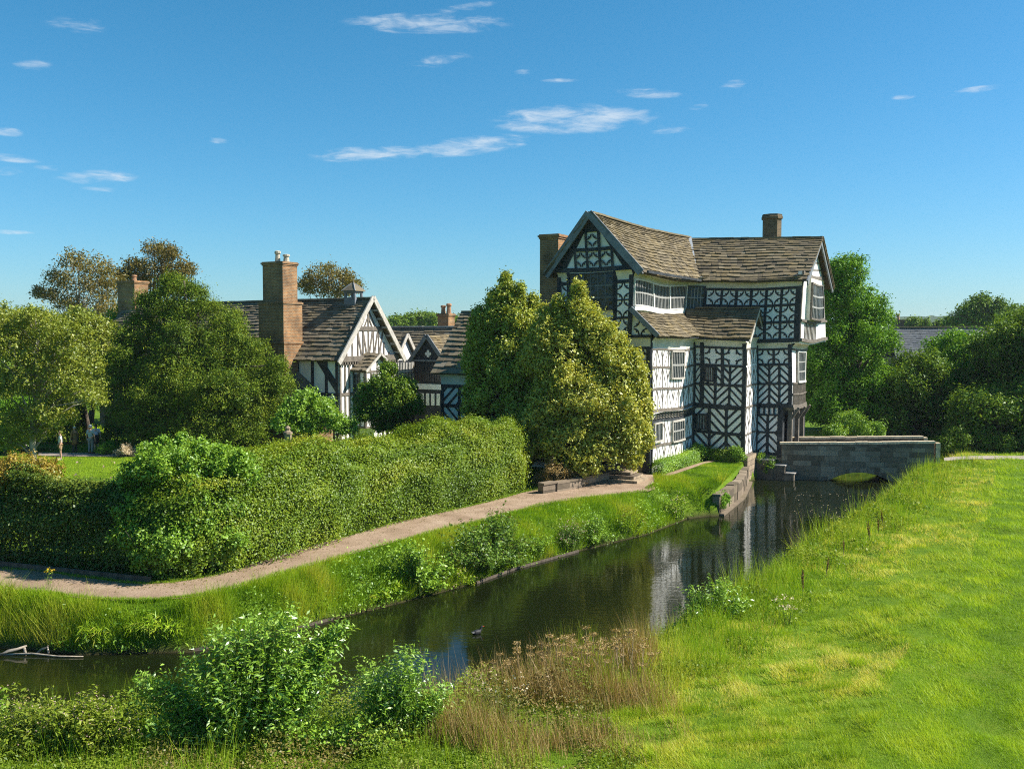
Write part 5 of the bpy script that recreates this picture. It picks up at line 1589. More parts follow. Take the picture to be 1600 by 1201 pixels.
tree('waterside_bush', 'tuft of green weeds on the stones between bay and mooring steps', 'bush', (x, y), [(x, y - .1, -.15, .42), (x + .5, y - .5, -.3, .4), (x + .3, y - .4, -.7, .3)], 'shrub', 700, 7, .08, .085, .03, z0=-1.0)

# trees right of the house
b = pxblobs([(1300, 428, 26), (1330, 424, 26), (1290, 470, 32), (1335, 470, 40), (1370, 490, 30), (1300, 525, 38), (1352, 540, 42), (1390, 535, 20), (1300, 590, 42), (1360, 600, 44), (1395, 590, 18), (1290, 640, 34), (1340, 650, 38), (1385, 640, 24), (1275, 560, 24)], 72, 1.4)
tree('ash_tree', 'tall dense green tree standing right behind the gatehouse and bridge', 'tree', (at(1335, 700, 73).x, 73), b, 'ash', 85, 12, .30, .23, .4, .42, elong=.3)
b = pxblobs([(1335, 660, 20), (1310, 678, 16), (1350, 680, 18), (1372, 672, 12), (1325, 695, 12)], 64.5, .4)
tree('roadside_shrub', 'light green shrub just behind the bridge parapet', 'shrub', (at(1338, 700, 65).x, 65), b, 'shrub', 330, 7, .14, .13, .05)
trs = [([(1420, 600, 30), (1450, 575, 30), (1425, 640, 34), (1460, 620, 36), (1395, 660, 26), (1470, 660, 30)], 70, 'green', 'dktree', 'dark green rounded tree right of the tall tree, below the barn roof'),
       ([(1490, 545, 26), (1520, 545, 30), (1500, 590, 36), (1540, 585, 36), (1510, 630, 38), (1550, 560, 26)], 74, 'green', 'ash', 'mid green tree in the middle of the right hand tree belt'),
       ([(1580, 540, 34), (1600, 570, 40), (1560, 610, 40), (1610, 520, 36), (1640, 560, 50), (1570, 560, 26)], 68, 'dark', 'dktree', 'big dark tree at the right edge shading the lawn'),
       ([(1545, 640, 34), (1590, 640, 42), (1600, 670, 36), (1640, 640, 50), (1530, 665, 26)], 62, 'dark', 'dktree', 'low dark tree at the right edge in front of the tree belt')]
for L_, Y, _, mt, lb in trs:
    b = pxblobs(L_, Y, 1.2)
    cx_ = sum(q[0] for q in b) / len(b)
    tree('belt_tree', lb, 'tree', (cx_, Y + 1.2), b, mt, 75, 11, .32, .24, .3, .5, group='trees of the right hand belt')
b = pxblobs([(1700, 520, 55), (1750, 550, 70), (1690, 590, 55), (1770, 620, 80), (1710, 650, 60), (1730, 490, 45), (1660, 630, 36)], 63, 1.2)
tree('belt_tree', 'tall dark tree at the edge of the frame whose shade falls on the lawn corner', 'tree', (at(1715, 640, 64).x, 64), b, 'dktree', 60, 10, .36, .28, .35, .5, group='trees of the right hand belt')
b = pxblobs([(1500, 685, 18), (1535, 690, 16), (1570, 692, 16), (1480, 695, 12), (1600, 690, 18)], 61, .4)
tree('grey_bush', 'low grey green bushes in the shade under the right trees', 'bush', (at(1535, 700, 61.4).x, 61.4), b, 'dktree', 300, 8, .14, .13, .05)
b = pxblobs([(1538, 474, 14), (1520, 490, 16), (1558, 482, 16), (1500, 505, 14), (1545, 500, 20), (1580, 495, 16)], 150, 1.5)
tree('distant_oak', 'distant spreading tree above the barn roof at the right', 'tree', (at(1540, 520, 151).x, 151), b, 'dktree', 22, 9, .5, .42, .4, every=1)
b = pxblobs([(1592, 488, 12), (1604, 496, 16), (1575, 512, 14), (1620, 490, 18)], 170, 1.5)
tree('distant_oak', 'distant tree cut off by the right edge above the belt', 'tree', (at(1600, 520, 171).x, 171), b, 'dktree', 22, 9, .5, .42, .4)
b = pxblobs([(1430, 505, 7), (1445, 508, 6), (1470, 508, 6), (1420, 510, 6)], 190, 1)
tree('distant_oak', 'small distant trees just behind the barn roof', 'tree', (at(1440, 520, 191).x, 191), b, 'dktree', 20, 8, .5, .5, .2)
bl = []
for px in range(590, 730, 12):
    bl.append((px, 508 - 9 * math.exp(-((px - 665) / 40) ** 2) + rng.uniform(-1.5, 1.5), 8, rng.uniform(-6, 6)))
b = pxblobs(bl, 210, 2)
V_, T_ = blob_leaves(b, 16, 9, .7, .6)
o = np_mesh('woods', V_, 4, T_, M['dktree']); tag(o, 'far wooded rise behind the courtyard range', 'wood', kind='stuff')

# bank shrubs on the far side of the moat
def shoreY(px):
    xs = [q[0] for q in far_px]; return float(np.interp(px, xs, [gr(*q, WZ).y for q in far_px]))


def bank_clump(name, label, cat, bl, Y, n, mat, z0, **kw):
    b = []
    for q in bl:
        Yq = shoreY(q[0]) + .25 + (q[3] * .6 if len(q) > 3 else 0)
        b.append((*at(q[0], q[1], Yq), q[2] / FPX * Yq))
    base = (b[0][0], b[0][1])
    z0 = float(ground_z(np.array([base[0]]), np.array([base[1]]))[0])
    return shoots(name, label, cat, base, blob_tips(b, n), mat, z0=z0, **kw)
bank_clump('nettle_clump', 'large dark green nettle clump at the bend of the far bank', 'bush', [(770, 845, 42, .6), (730, 850, 42, .3), (805, 855, 32, .8), (745, 880, 36, -.1), (790, 875, 34, .2), (780, 815, 28, 1.2), (710, 880, 30, .1)], 35.6, 380, 'nettle', -.8, per=26, lsize=.13, aspect=.55, start=.12, heads=('dock', .04, 3, .05))
bank_clump('nettle_clump', 'leafy green clump left of the big nettle clump on the far bank', 'bush', [(655, 885, 36), (640, 865, 28), (690, 890, 30, .6), (665, 915, 26, -.1)], 33.3, 200, 'shrub', -.8, per=24, lsize=.12, aspect=.55)
bank_clump('waterside_weeds', 'tuft of pale flowering weeds hanging into the water at the bend', 'bush', [(715, 900, 22), (735, 912, 14, -.2), (700, 915, 14)], 34.0, 60, 'bank', -1.0, per=20, lsize=.1, aspect=.4, heads=('pink', .05, 3, .05))
bank_clump('willowherb_clump', 'upright purplish willowherb clump on the far bank left of the path gap', 'bush', [(890, 832, 22), (905, 838, 22), (880, 850, 20)], 39.8, 110, 'nettle', -.8, per=20, lsize=.12, aspect=.3, heads=('pink', .05, 3, .06))
bank_clump('willowherb_clump', 'dark green willowherb clump on the far bank nearer the bay', 'bush', [(930, 822, 20), (920, 845, 20), (940, 838, 16)], 41.0, 100, 'shrub', -.8, per=20, lsize=.12, aspect=.35)
bank_clump('willowherb_clump', 'pale green weed clump on the far bank below the low hedge', 'bush', [(1060, 785, 18), (1050, 800, 14)], 45.6, 50, 'bank', -.7, per=20, lsize=.12, aspect=.3, heads=('fluff', .05, 2, .06))
bank_clump('willowherb_clump', 'weed clump with brown heads on the far bank under the gravel forecourt', 'bush', [(985, 805, 16), (1000, 815, 12), (970, 815, 12)], 43.2, 50, 'bank', -.7, per=20, lsize=.12, aspect=.3, heads=('dock', .05, 3, .06))
bank_clump('nettle_clump', 'low leafy clump at the far waterline between the sapling tips and the flowering tuft', 'bush', [(600, 930, 18), (575, 940, 16), (620, 925, 14)], 33, 60, 'bank', -.8, per=20, lsize=.11, aspect=.45)
bank_clump('willowherb_clump', 'fresh green clump on the far bank between the nettles and the purplish willowherb', 'bush', [(840, 850, 18), (855, 845, 16), (830, 860, 14)], 33, 70, 'shrub', -.8, per=20, lsize=.11, aspect=.4)
bank_clump('reed_tuft', 'upright green reed tuft at the far waterline, small one by the dead branch', 'reeds', [(140, 990, 16), (160, 995, 14)], 26.9, 70, 'bank', -1.3, per=12, lsize=.28, aspect=.09)
bank_clump('reed_tuft', 'wider upright green reed tuft at the far waterline behind the willow bush', 'reeds', [(215, 985, 18), (245, 980, 20), (275, 985, 18)], 27.0, 120, 'bank', -1.3, per=12, lsize=.28, aspect=.09)
# ragwort by the path
g = gr(78, 920)
shoots('ragwort_plant', 'single yellow flowered ragwort standing at the path edge', 'plant', (g.x, g.y), [(g.x + dx, g.y + dy, h) for dx, dy, h in ((0, 0, .62), (.08, .05, .55), (-.1, 0, .52), (.05, -.08, .58))], 'shrub', 9, .07, .4, .006, heads=('yellow', .05, 7, .04))
# dead branches lying in the water
for i, (p, q, lb, r_) in enumerate((((-5, 1025), (42, 1008), 'bleached dead branch lying in the water at the left edge', .05), ((58, 1020), (76, 1008), 'short bleached stick poking from the water by the far bank', .035), ((5, 1022), (130, 1025), 'thin dark pole floating along the far waterline', .03))):
    a, b_ = gr(*p, WZ + .02), gr(*q, WZ + (.22 if i < 2 else .03))
    m = MB(); m.tube([Vector((0, 0, 0)), (b_ - a) * .35 + Vector((0, .05, .03)), (b_ - a) * .7 + Vector((0, -.04, 0)), b_ - a], [r_, r_ * .9, r_ * .8, r_ * .5], 6)
    if i < 2: m.tube([(b_ - a) * .9, (b_ - a) * .95 + Vector((.02, 0, -.3))], [r_ * .8, r_ * .8], 5)
    o = m.build('dead_branch', M['deadwood'], smooth=True); o.location = a; tag(o, lb, 'branch')

# foreground shrubs on the near bank
def near_shrub(name, label, bl, Y, n, mat, **kw):
    b = [(*at(q[0], q[1], Y + (q[3] if len(q) > 3 else 0)), q[2] / FPX * Y) for q in bl]
    x0 = sum(q[0] for q in b) / len(b)
    return shoots(name, label, 'shrub', (x0, Y), blob_tips(b, n), mat, z0=float(ground_z(np.array([x0]), np.array([Y]))[0]), **kw)
near_shrub('willow_bush', 'big bright green willow bush in the foreground with pale leaf undersides', [(395, 1026, 71.9), (470, 1011, 58.0, 0.3), (505, 1016, 41.8, 0.3), (425, 986, 34.8, 0.2), (345, 1061, 58.0), (290, 1091, 58.0), (440, 1071, 71.9), (370, 1106, 71.9, -0.2), (250, 1096, 41.8), (500, 1066, 48.7), (525, 991, 20.9, 0.4), (300, 1046, 34.8), (455, 971, 27.8, 0.3), (345, 1001, 30.2), (540, 981, 13.9, 0.4), (390, 976, 25.5, 0.2), (225, 1071, 27.8), (330, 1136, 58.0, -0.2), (430, 1126, 58.0, -0.2), (250, 1136, 46.4, -0.2)], 17.6, 640, 'willow', per=30, lsize=.125, aspect=.32, start=.12, stem_r=.006)
near_shrub('willow_bush', 'smaller green willow sapling with two peaks right of the big bush', [(638, 1028, 28.3), (645, 1063, 44.8), (590, 1053, 35.4), (600, 1073, 42.5), (570, 1073, 33.0), (690, 1088, 30.7), (630, 1103, 47.2), (580, 1108, 42.5), (680, 1113, 30.7)], 17.7, 300, 'willow', per=28, lsize=.10, aspect=.32, start=.12, stem_r=.005)
near_shrub('balsam_clump', 'leafy balsam clump with pale pink flowers in the bottom left corner', [(40, 1138, 55.0), (110, 1128, 55.0), (150, 1118, 39.6), (-10, 1138, 55.0), (80, 1173, 55.0), (160, 1168, 55.0), (10, 1173, 55.0), (200, 1148, 37.4)], 17.2, 520, 'balsam', per=22, lsize=.10, aspect=.42, start=.12, stem_r=.005, heads=('pink', .028, 2, .03))
near_shrub('balsam_clump', 'leafy stem cut off by the left edge above the balsam clump', [(-8, 1085, 16), (2, 1120, 18)], 18.0, 12, 'shrub', per=14, lsize=.15, aspect=.5)
near_shrub('bramble_clump', 'low dark green bramble under the willow bushes', [(480, 1160, 50), (560, 1155, 44), (430, 1180, 40), (330, 1190, 44), (260, 1190, 46), (620, 1165, 40), (540, 1190, 40)], 17.2, 380, 'shrub', per=18, lsize=.085, aspect=.6, start=.1)
near_shrub('waterside_willow', 'bright green willow herb bush on the near bank overlapping the white reflection', [(1105, 935, 36), (1085, 960, 36), (1130, 920, 20), (1070, 990, 30), (1120, 970, 34), (1160, 950, 28), (1110, 1000, 30), (1150, 985, 26)], 25.4, 230, 'willow', per=26, lsize=.12, aspect=.3, start=.15)

# dried hogweed and docks: one of each built, then copied
def dry_plant(seed):
    random.seed(seed)
    m = MB(); HP, HN, HT = [], [], []
    h = random.uniform(.95, 1.25)
    for k in range(3):
        a = random.uniform(0, 6.28); e = Vector((math.cos(a) * .16 * k, math.sin(a) * .16 * k, h * (1 - .16 * k)))
        m.tube([(0, 0, -.05), (e.x * .25, e.y * .25, e.z * .5), e], [.010, .008, .005], 5, cap=False)
        for j in range(10):
            b_ = j * .63; q = e + Vector((math.cos(b_) * .075, math.sin(b_) * .075, .055))
            m.tube([e, q], [.003, .002], 3, cap=False)
            for _ in range(5): HP.append(q + Vector(rng.normal(0, .017, 3))); HN.append(rng.normal(0, 1, 3) + np.array([0, 0, .5])); HT.append(random.random())
    return m, np.array([tuple(p) for p in HP]), np.array(HN), HT
dry = []
for sd in (3, 8, 15):
    m, HP, HN, HT = dry_plant(sd)
    r_ = empty('dried_hogweed', (0, 0, 0), 0, 'tall dried brown hogweed stalk with flat seed heads at the near waterside', 'plant', 'dried hogweed stalks on the near bank')
    m.build('stem', M['drystem'], r_); [np_mesh('seed_head', leaf_quads(HP[q:q + 50], HN[q:q + 50], .036, .8), 4, HT[q:q + 50], M['dry'], r_) for q in (0, 50, 100)]
    dry.append(r_)
spots = [(733, 1085), (760, 1062), (790, 1060), (812, 1048), (845, 1030), (868, 1040), (880, 1036), (900, 1032), (912, 1030), (935, 1038), (955, 1022), (965, 1030), (748, 1100), (775, 1090), (985, 1050), (1000, 1055), (830, 1060), (920, 1060), (860, 1075), (955, 1065), (740, 1120), (765, 1110), (800, 1085), (815, 1075), (860, 1052), (890, 1060), (935, 1060), (975, 1070), (720, 1110), (850, 1090), (905, 1080), (1005, 1075), (990, 1030), (945, 1045)]
for i, (px, py) in enumerate(spots):
    o = dry[i] if i < 3 else copy_tree(dry[i % 3])
    g = at(px, py, 20.2 + (i * 7 % 5) * .18)
    zg = float(ground_z(np.array([g.x]), np.array([g.y]))[0])
    o.location = (g.x, g.y, zg); o.rotation_euler = (random.uniform(-.12, .12), random.uniform(-.05, .2), i * 1.3)
    s_ = max(.85, (g.z - zg) / 1.05); o.scale = (1, 1, s_)
random.seed(21)
dk = MB(); HP = []
for k in range(4):
    e = Vector((random.uniform(-.12, .12), random.uniform(-.12, .12), random.uniform(.75, 1.0)))
    dk.tube([(0, 0, -.05), e * .5, e], [.008, .007, .003], 4, cap=False)
    for j in range(70):
        f = random.uniform(.4, 1); HP.append(np.array(e * f) + rng.normal(0, .014, 3))
HP = np.array(HP)
D0 = empty('dock_plant', (0, 0, 0), 0, 'rusty brown seeding dock standing in the tall grass of the near bank', 'plant', 'brown docks along the near bank')
dk.build('stem', M['drystem'], D0); np_mesh('seed_spikes', leaf_quads(HP, rng.normal(0, 1, HP.shape), .04, .6), 4, rng.random(len(HP)), M['dock'], D0)
docks = [(1380, 800), (1372, 815), (1318, 850), (1290, 880), (1255, 910), (1360, 830)]
for i, (px, py) in enumerate(docks):
    o = D0 if i == 0 else copy_tree(D0)
    g = gr(px, py + 22)
    zg = float(ground_z(np.array([g.x]), np.array([g.y]))[0])
    o.location = (g.x, g.y, zg); o.rotation_euler = (random.uniform(-.12, .12), random.uniform(-.12, .12), random.uniform(0, 6)); s_ = random.uniform(.6, .9); o.scale = (s_, s_, s_)
# thistles
g = gr(1232, 975)
shoots('thistle_plant', 'thistle with pale fluffy heads on the near bank beside the tall grass', 'plant', (g.x, g.y), [(g.x + random.uniform(-.3, .3), g.y + random.uniform(-.3, .3), random.uniform(.35, .8)) for _ in range(14)], 'bank', 10, .08, .3, .006, heads=('fluff', .06, 5, .04))
g = gr(800, 1120)
shoots('thistle_plant', 'thistle gone to pale down among the dried hogweed', 'plant', (g.x, g.y), [(g.x + random.uniform(-1.0, .4), g.y + random.uniform(-.2, .5), random.uniform(.45, .8)) for _ in range(26)], 'dry', 12, .07, .3, .006, heads=('fluff', .045, 5, .04))
g = gr(265, 1130)

# ------------------------------------------------------------------ grass
def blades(name, X, Y, hgt, wid, lean, tint, mat, label=None, cat='grass'):
    n = len(X)
    Z = ground_z(X, Y)
    a = rng.uniform(0, 2 * math.pi, n)
    wx, wy = np.cos(a) * wid * .5, np.sin(a) * wid * .5
    B = np.stack([X, Y, Z - .02], -1)
    S = np.stack([wx, wy, np.zeros(n)], -1)
    tip = B + np.stack([lean[0] * hgt, lean[1] * hgt, hgt], -1)
    V = np.stack([B - S, B + S, tip], 1).reshape(-1, 3)
    o = np_mesh(name, V, 3, tint, M[mat])
    return tag(o, label, cat, kind='stuff')


def in_view(x, y, m=1.5):
    return (np.abs(x) < y * (800 / FPX) + m)


def poly_in(x, y, P):
    ins = np.zeros(len(x), bool)
    for i in range(len(P)):
        a, b = P[i], P[(i + 1) % len(P)]
        c = (a[1] > y) != (b[1] > y)
        ins ^= c & (x < (b[0] - a[0]) * (y - a[1]) / (b[1] - a[1] + 1e-12) + a[0])
    return ins


# right meadow and mown lawn
def sample(x0, x1, y0, y1, n, power=2.0):
    """denser towards the camera"""
    u = rng.random(n)
    y = (y0 ** (1 - power) + u * (y1 ** (1 - power) - y0 ** (1 - power))) ** (1 / (1 - power)) if power != 1 else y0 * (y1 / y0) ** u
    return rng.uniform(x0, x1, n), y


n = 1150000
x, y = sample(-14, 32, 15.2, 66, n, 2.3)
d, w = moat_dist(x, y)
rightside = (x > (y - 24) * .44 + 2.0) | (y < 21.5)
k = in_view(x, y) & (d > .0) & rightside
x, y, d = x[k], y[k], d[k]
lcut = None
edge = np.interp(y, [15, 18, 22, 28, 40, 58, 66], [5.3, 6.9, 9.2, 13.2, 20.0, 29.6, 34])
mown = x > edge + .25 * (vnoise(x, y, .8, 5) - .5)
# long grass
X, Y_, D = x[~mown], y[~mown], d[~mown]
lush = np.clip(1 - D / 3.0, 0, 1)
pat = vnoise(X, Y_, .42, 7); pat2 = vnoise(X, Y_, 1.5, 9)
straw = np.clip(.52 + (pat - .5) * 1.15 + (pat2 - .5) * .55 + .30 * np.clip((Y_ - 24) / 18, 0, 1) - .3 * lush * rng.random(len(X)), 0, 1)
eg = np.interp(Y_, [15, 18, 22, 28, 40, 58, 66], [5.3, 6.9, 9.2, 13.2, 20.0, 29.6, 34]) - X
straw = np.clip(straw + .26 * np.clip(1 - np.abs(eg - 3.2) / 3.4, 0, 1) * np.clip((Y_ - 20) / 8, 0, 1) * (.4 + vnoise(X, Y_, 1.1, 97)), 0, 1)
tint = np.clip(straw * .62 + rng.normal(0, .13, len(X)) + .06, 0, 1)
hg = (.10 + .11 * rng.random(len(X)) + .10 * pat2) * (1 + 1.4 * lush * (rng.random(len(X)) < .6))
scale = np.clip(Y_ / 22, .8, 2.2)
thin = (rng.random(len(X)) < np.clip(.2 + (X + .5 * vnoise(X, Y_, 2.0, 61) + (Y_ - 17) * .3 - 1.2) * .5, .2, 1.0))
X, Y_, D, tint, hg, scale = X[thin], Y_[thin], D[thin], tint[thin], hg[thin], scale[thin]
aa = vnoise(X, Y_, .55, 13) * 9 + vnoise(X, Y_, 2.0, 14) * 4; am = .15 + .75 * vnoise(X, Y_, 1.2, 15)
lx = -.2 + am * np.cos(aa) * .55 + .5 * rng.normal(0, 1, len(X)); ly = .1 + am * np.sin(aa) * .4 + .5 * rng.normal(0, 1, len(X))
tus = vnoise(X, Y_, 3.0, 16)
hg = hg * (.26 + .42 * tus)
tint = np.clip(tint - .30 * np.clip(.38 - tus, 0, 1) * 3 * (rng.random(len(X)) < .7), 0, 1)
tf = (vnoise(X, Y_, 6.5, 91) > .80) & (rng.random(len(X)) < .8)
tint = np.where(tf, tint * .3, tint); hg = np.where(tf, hg * 2.1, hg)  # scattered taller tufts, blade colour darkened to stand in for tussock shadows
blades('meadow_grass', X, Y_, hg * (1 + .15 * (scale - 1)), .013 * scale, (lx, ly), tint, 'meadow', 'uncut yellow green meadow grass on the near bank')
X, Y_ = x[mown], y[mown]
pat2 = vnoise(X, Y_, 2.2, 19)
scale = np.clip(Y_ / 22, .8, 2.4)
hg = (.055 + .06 * rng.random(len(X))) * (.7 + .8 * pat2)
blades('lawn_grass', X, Y_, hg * scale ** .5, .013 * scale, (-.25 + .45 * rng.normal(0, 1, len(X)), .2 + .45 * rng.normal(0, 1, len(X))), np.clip(.45 + .75 * (pat2 - .5) + .5 * (vnoise(X, Y_, .7, 93) - .5) + .07 * np.tanh(4 * np.sin((X - np.interp(Y_, [15, 18, 22, 28, 40, 58, 66], [5.3, 6.9, 9.2, 13.2, 20.0, 29.6, 34])) * 2.4)) + rng.normal(0, .17, len(X)), 0, 1), 'lawn', 'short mown bright green lawn at the right')
# tall weeds of the near bank
def near_band(n, width, power=1.7, xlo=.5):
    x, y = sample(-13, 27, 15.3, 57, n, power)
    d, w = moat_dist(x, y)
    side = (x > (y - 24) * .44 + xlo) | (y < 22)
    left = (x < 1.2 + 2.4 * (vnoise(x, y, 1.7, 62) - .3)) & (y < 21)
    dens = np.where(left, np.clip(1.6 - d / 6.0, 0, 1), np.clip((width + 2.2 - d) / 1.5, 0, 1))
    k = in_view(x, y) & (d > .0) & side & (rng.random(n) < dens)
    return x[k], y[k], d[k], left[k]
x, y, d, left = near_band(300000, 2.0)
pat = vnoise(x, y, .9, 23); pat2 = vnoise(x, y, 2.6, 24)
keep = (rng.random(len(x)) < np.where(left, .35, 1)) & (pat2 > .22)
x, y, d, left, pat, pat2 = x[keep], y[keep], d[keep], left[keep], pat[keep], pat2[keep]
hg = (.25 + .90 * rng.random(len(x)) ** 1.7) * (.45 + .9 * pat * pat2 * 1.6) * np.clip(1.5 - d / 5.0, .35, 1)
hg = np.where(left, hg * .8, hg)
brown = ((x < 4.2) & (x > -1.4) & (y < 24)) * .22
blades('tall_grass', x, y, hg, .013 * np.clip(y / 24, .8, 1.9), (.05 + .25 * rng.normal(0, 1, len(x)), .25 * rng.normal(0, 1, len(x))), np.clip(.42 + .6 * (pat - .5) + brown + .16 * (x > 3) + rng.normal(0, .22, len(x)), 0, 1), 'bank', 'tall rough bank grass and weeds along the near water edge')
# leafy ground weeds between, heaped in mounds
x, y, d, left = near_band(420000, 1.6)
pat = vnoise(x, y, 1.5, 29); pat2 = vnoise(x, y, 4.5, 30)
k = left | (pat > .38)
x, y, d, left, pat, pat2 = x[k], y[k], d[k], left[k], pat[k], pat2[k]
mh = np.where(left, .12 + .58 * pat * (.5 + pat2), .05 + .62 * np.clip(pat - .3, 0, 1) * (.5 + pat2))
mh *= np.clip(1.3 - d / 5.0, .35, 1)
P = np.stack([x, y, ground_z(x, y) + mh * rng.uniform(.45, 1.1, len(x))], -1)
tw = np.clip(.45 + .7 * (vnoise(x, y, 2.2, 41) - .5) + rng.normal(0, .18, len(x)), 0, 1)
isb = (vnoise(x, y, 1.9, 43) > .62) & (y < 22)
sz = .07 * np.clip(y / 22, .8, 1.8) * rng.uniform(.6, 1.5, len(P))
for nm, mk_, mt_, lb in (('bank_undergrowth', ~isb, 'balsam', 'leafy green low weeds heaped along the near bank'), ('withered_undergrowth', isb, 'withered', 'browning leaves and withered stalks among the near bank weeds')):
    o = np_mesh(nm, leaf_quads(P[mk_], rng.normal(0, .5, P[mk_].shape) + np.array([.25, 0, .8]), sz[mk_], .48), 4, tw[mk_], M[mt_])
    tag(o, lb, 'weeds', kind='stuff')
# dry stalks among the hogweed
n = 34000
x, y = rng.uniform(-1.9, 3.4, n), rng.uniform(15.4, 24, n)
d, w = moat_dist(x, y); pat = vnoise(x, y, 1.6, 47)
k = (d > .15) & (rng.random(n) < np.clip((5.8 - d) / 2.6, 0, 1) * np.clip(pat * 1.9 - .3, 0, 1))
x, y, d = x[k], y[k], d[k]
blades('dry_stalks', x, y, (.3 + .95 * rng.random(len(x)) ** 1.4) * (.6 + .6 * vnoise(x, y, 3.0, 48)) * np.clip(1.3 - d / 6, .5, 1), .011, (-.10 + .2 * rng.normal(0, 1, len(x)), .17 * rng.normal(0, 1, len(x))), rng.random(len(x)), 'dry', 'dry brown stalks massed around the hogweed')

# far bank
pathpoly = [(p.x, p.y) for p in PIN] + [(p.x, p.y) for p in POUT][::-1]
n = 700000
x, y = sample(-19, 16, 26, 56, n, 1.6)
d, w = moat_dist(x, y)
pout_y = np.interp(x, [p.x for p in POUT], [p.y for p in POUT])
k = in_view(x, y) & (d > .02) & (d < 6) & ~poly_in(x, y, pathpoly) & (y < pout_y + .1) & (x < (y - 24) * .44 + 2.2)
front = (x > 6.5) & (y > 43) & (d > .1)
xa, ya = x - LOC[0], y - LOC[1]
la, lb_ = xa * UX[0] + ya * UX[1], xa * VX[0] + ya * VX[1]
k2 = in_view(x, y) & front & (d < 9) & (la > 1.35) & (lb_ < 6.7) & (x < 14.5) | (in_view(x, y) & (d > .1) & (d < 6) & (la > .3) & (lb_ < -.7) & (y > 40) & ~poly_in(x, y, pathpoly) & ~poly_in(x, y, [tuple(p[:2]) for p in hard]) & (x < 13))
k = k | k2
X, Y_, D, la_, lbb = x[k], y[k], d[k], la[k], lb_[k]
pat = vnoise(X, Y_, 1.1, 31); pat2 = vnoise(X, Y_, 3.0, 33)
low_ = np.clip((la_ - 1.0) / 1.0, 0, 1) * (lbb > -1.2) + 0
hg = (.10 + .20 * rng.random(len(X)) ** 1.5) * (.6 + .9 * pat)
hg = np.where(D < .9, hg * (1.1 + 1.3 * pat2), hg)
hg = np.where((lbb > -.8), np.minimum(hg, .09), hg)
hg = np.where(np.abs(Y_ - np.interp(X, [p.x for p in POUT], [p.y for p in POUT])) < .3, np.minimum(hg, .10), hg)
tint = np.clip(.44 + .85 * (pat - .5) + .55 * (pat2 - .5) + rng.normal(0, .14, len(X)), 0, .97)
blades('bank_grass', X, Y_, hg, .014 * np.clip(Y_ / 24, 1, 2), (.25 + .35 * rng.normal(0, 1, len(X)), -.25 + .35 * rng.normal(0, 1, len(X))), tint, 'bank', 'long lush grass on the far bank between path and water')
fx, fy = [], []
for PL_, sg in ((POUT, 1), (PIN, -1)):
    xs = np.array([p.x for p in PL_]); ys = np.array([p.y for p in PL_]); ii = rng.random(14000) * (len(xs) - 1.001); i0 = ii.astype(int); f_ = ii - i0
    off = np.abs(rng.normal(0, .11, 14000)) * (.4 + 1.4 * vnoise(ii * 1.7, ii * 0, 1.0, 71)) * sg
    fx.append(xs[i0] + (xs[i0 + 1] - xs[i0]) * f_ - off * .4); fy.append(ys[i0] + (ys[i0 + 1] - ys[i0]) * f_ + off * .9)
X, Y_ = np.concatenate(fx), np.concatenate(fy)
k = in_view(X, Y_); X, Y_ = X[k], Y_[k]
blades('path_edge_grass', X, Y_, rng.uniform(.05, .15, len(X)), .016 * np.clip(Y_ / 24, 1, 2), (.35 * rng.normal(0, 1, len(X)), .35 * rng.normal(0, 1, len(X))), np.clip(rng.normal(.45, .2, len(X)), 0, 1), 'bank', 'ragged grass creeping over the path edges')
n = 160000
x, y = sample(-17, 13, 26, 48, n, 1.4)
d, w = moat_dist(x, y)
pat = vnoise(x, y, 1.3, 51); pat2 = vnoise(x, y, 4.0, 52)
k = in_view(x, y) & (d > -.12) & (d < 2.3) & ~poly_in(x, y, pathpoly) & (x < (y - 24) * .44 + 2.2) & (y < np.interp(x, [p.x for p in POUT], [p.y for p in POUT]) - .25) & (rng.random(n) < np.clip(1.25 - d / 1.4, .0, 1) * np.clip(pat * 2.2 - .7, 0, 1)) & ((x < 9.3))
x, y, d, pat, pat2 = x[k], y[k], d[k], pat[k], pat2[k]
P = np.stack([x, y, ground_z(x, y) + (.05 + .75 * np.clip(pat - .3, 0, 1) * (.4 + pat2)) * rng.uniform(.3, 1.1, len(x))], -1)
o = np_mesh('far_bank_weeds', leaf_quads(P, rng.normal(0, .5, P.shape) + np.array([.3, -.2, .8]), .10 * rng.uniform(.6, 1.4, len(P)), .42), 4, np.clip(.45 + .6 * (pat2 - .5) + rng.normal(0, .16, len(P)), 0, 1), M['shrub'])
tag(o, 'leafy weeds along the far waterline', 'weeds', kind='stuff')
ii = rng.random(1500) * (len(PIN) - 1.001); i0 = ii.astype(int); f_ = np.abs(rng.normal(0, .28, 1500)); f_ = np.where(f_ > 1, .5, f_)
xi_ = np.array([p.x for p in PIN]); yi_ = np.array([p.y for p in PIN]); xo_ = np.array([p.x for p in POUT]); yo_ = np.array([p.y for p in POUT])
fx_ = xi_[i0] * (1 - f_) + xo_[i0] * f_ + rng.normal(0, .3, 1500); fy_ = yi_[i0] * (1 - f_) + yo_[i0] * f_
k = poly_in(fx_, fy_, pathpoly); P = np.stack([fx_[k], fy_[k], np.full(k.sum(), .056)], -1)
o = np_mesh('fallen_leaves', leaf_quads(P, rng.normal(0, .15, P.shape) + np.array([0, 0, 1.]), rng.uniform(.03, .08, len(P)), .6, .03), 4, rng.random(len(P)), M['withered'])
tag(o, 'fallen leaves and twigs littering the hedge side of the path', 'leaves', kind='stuff')
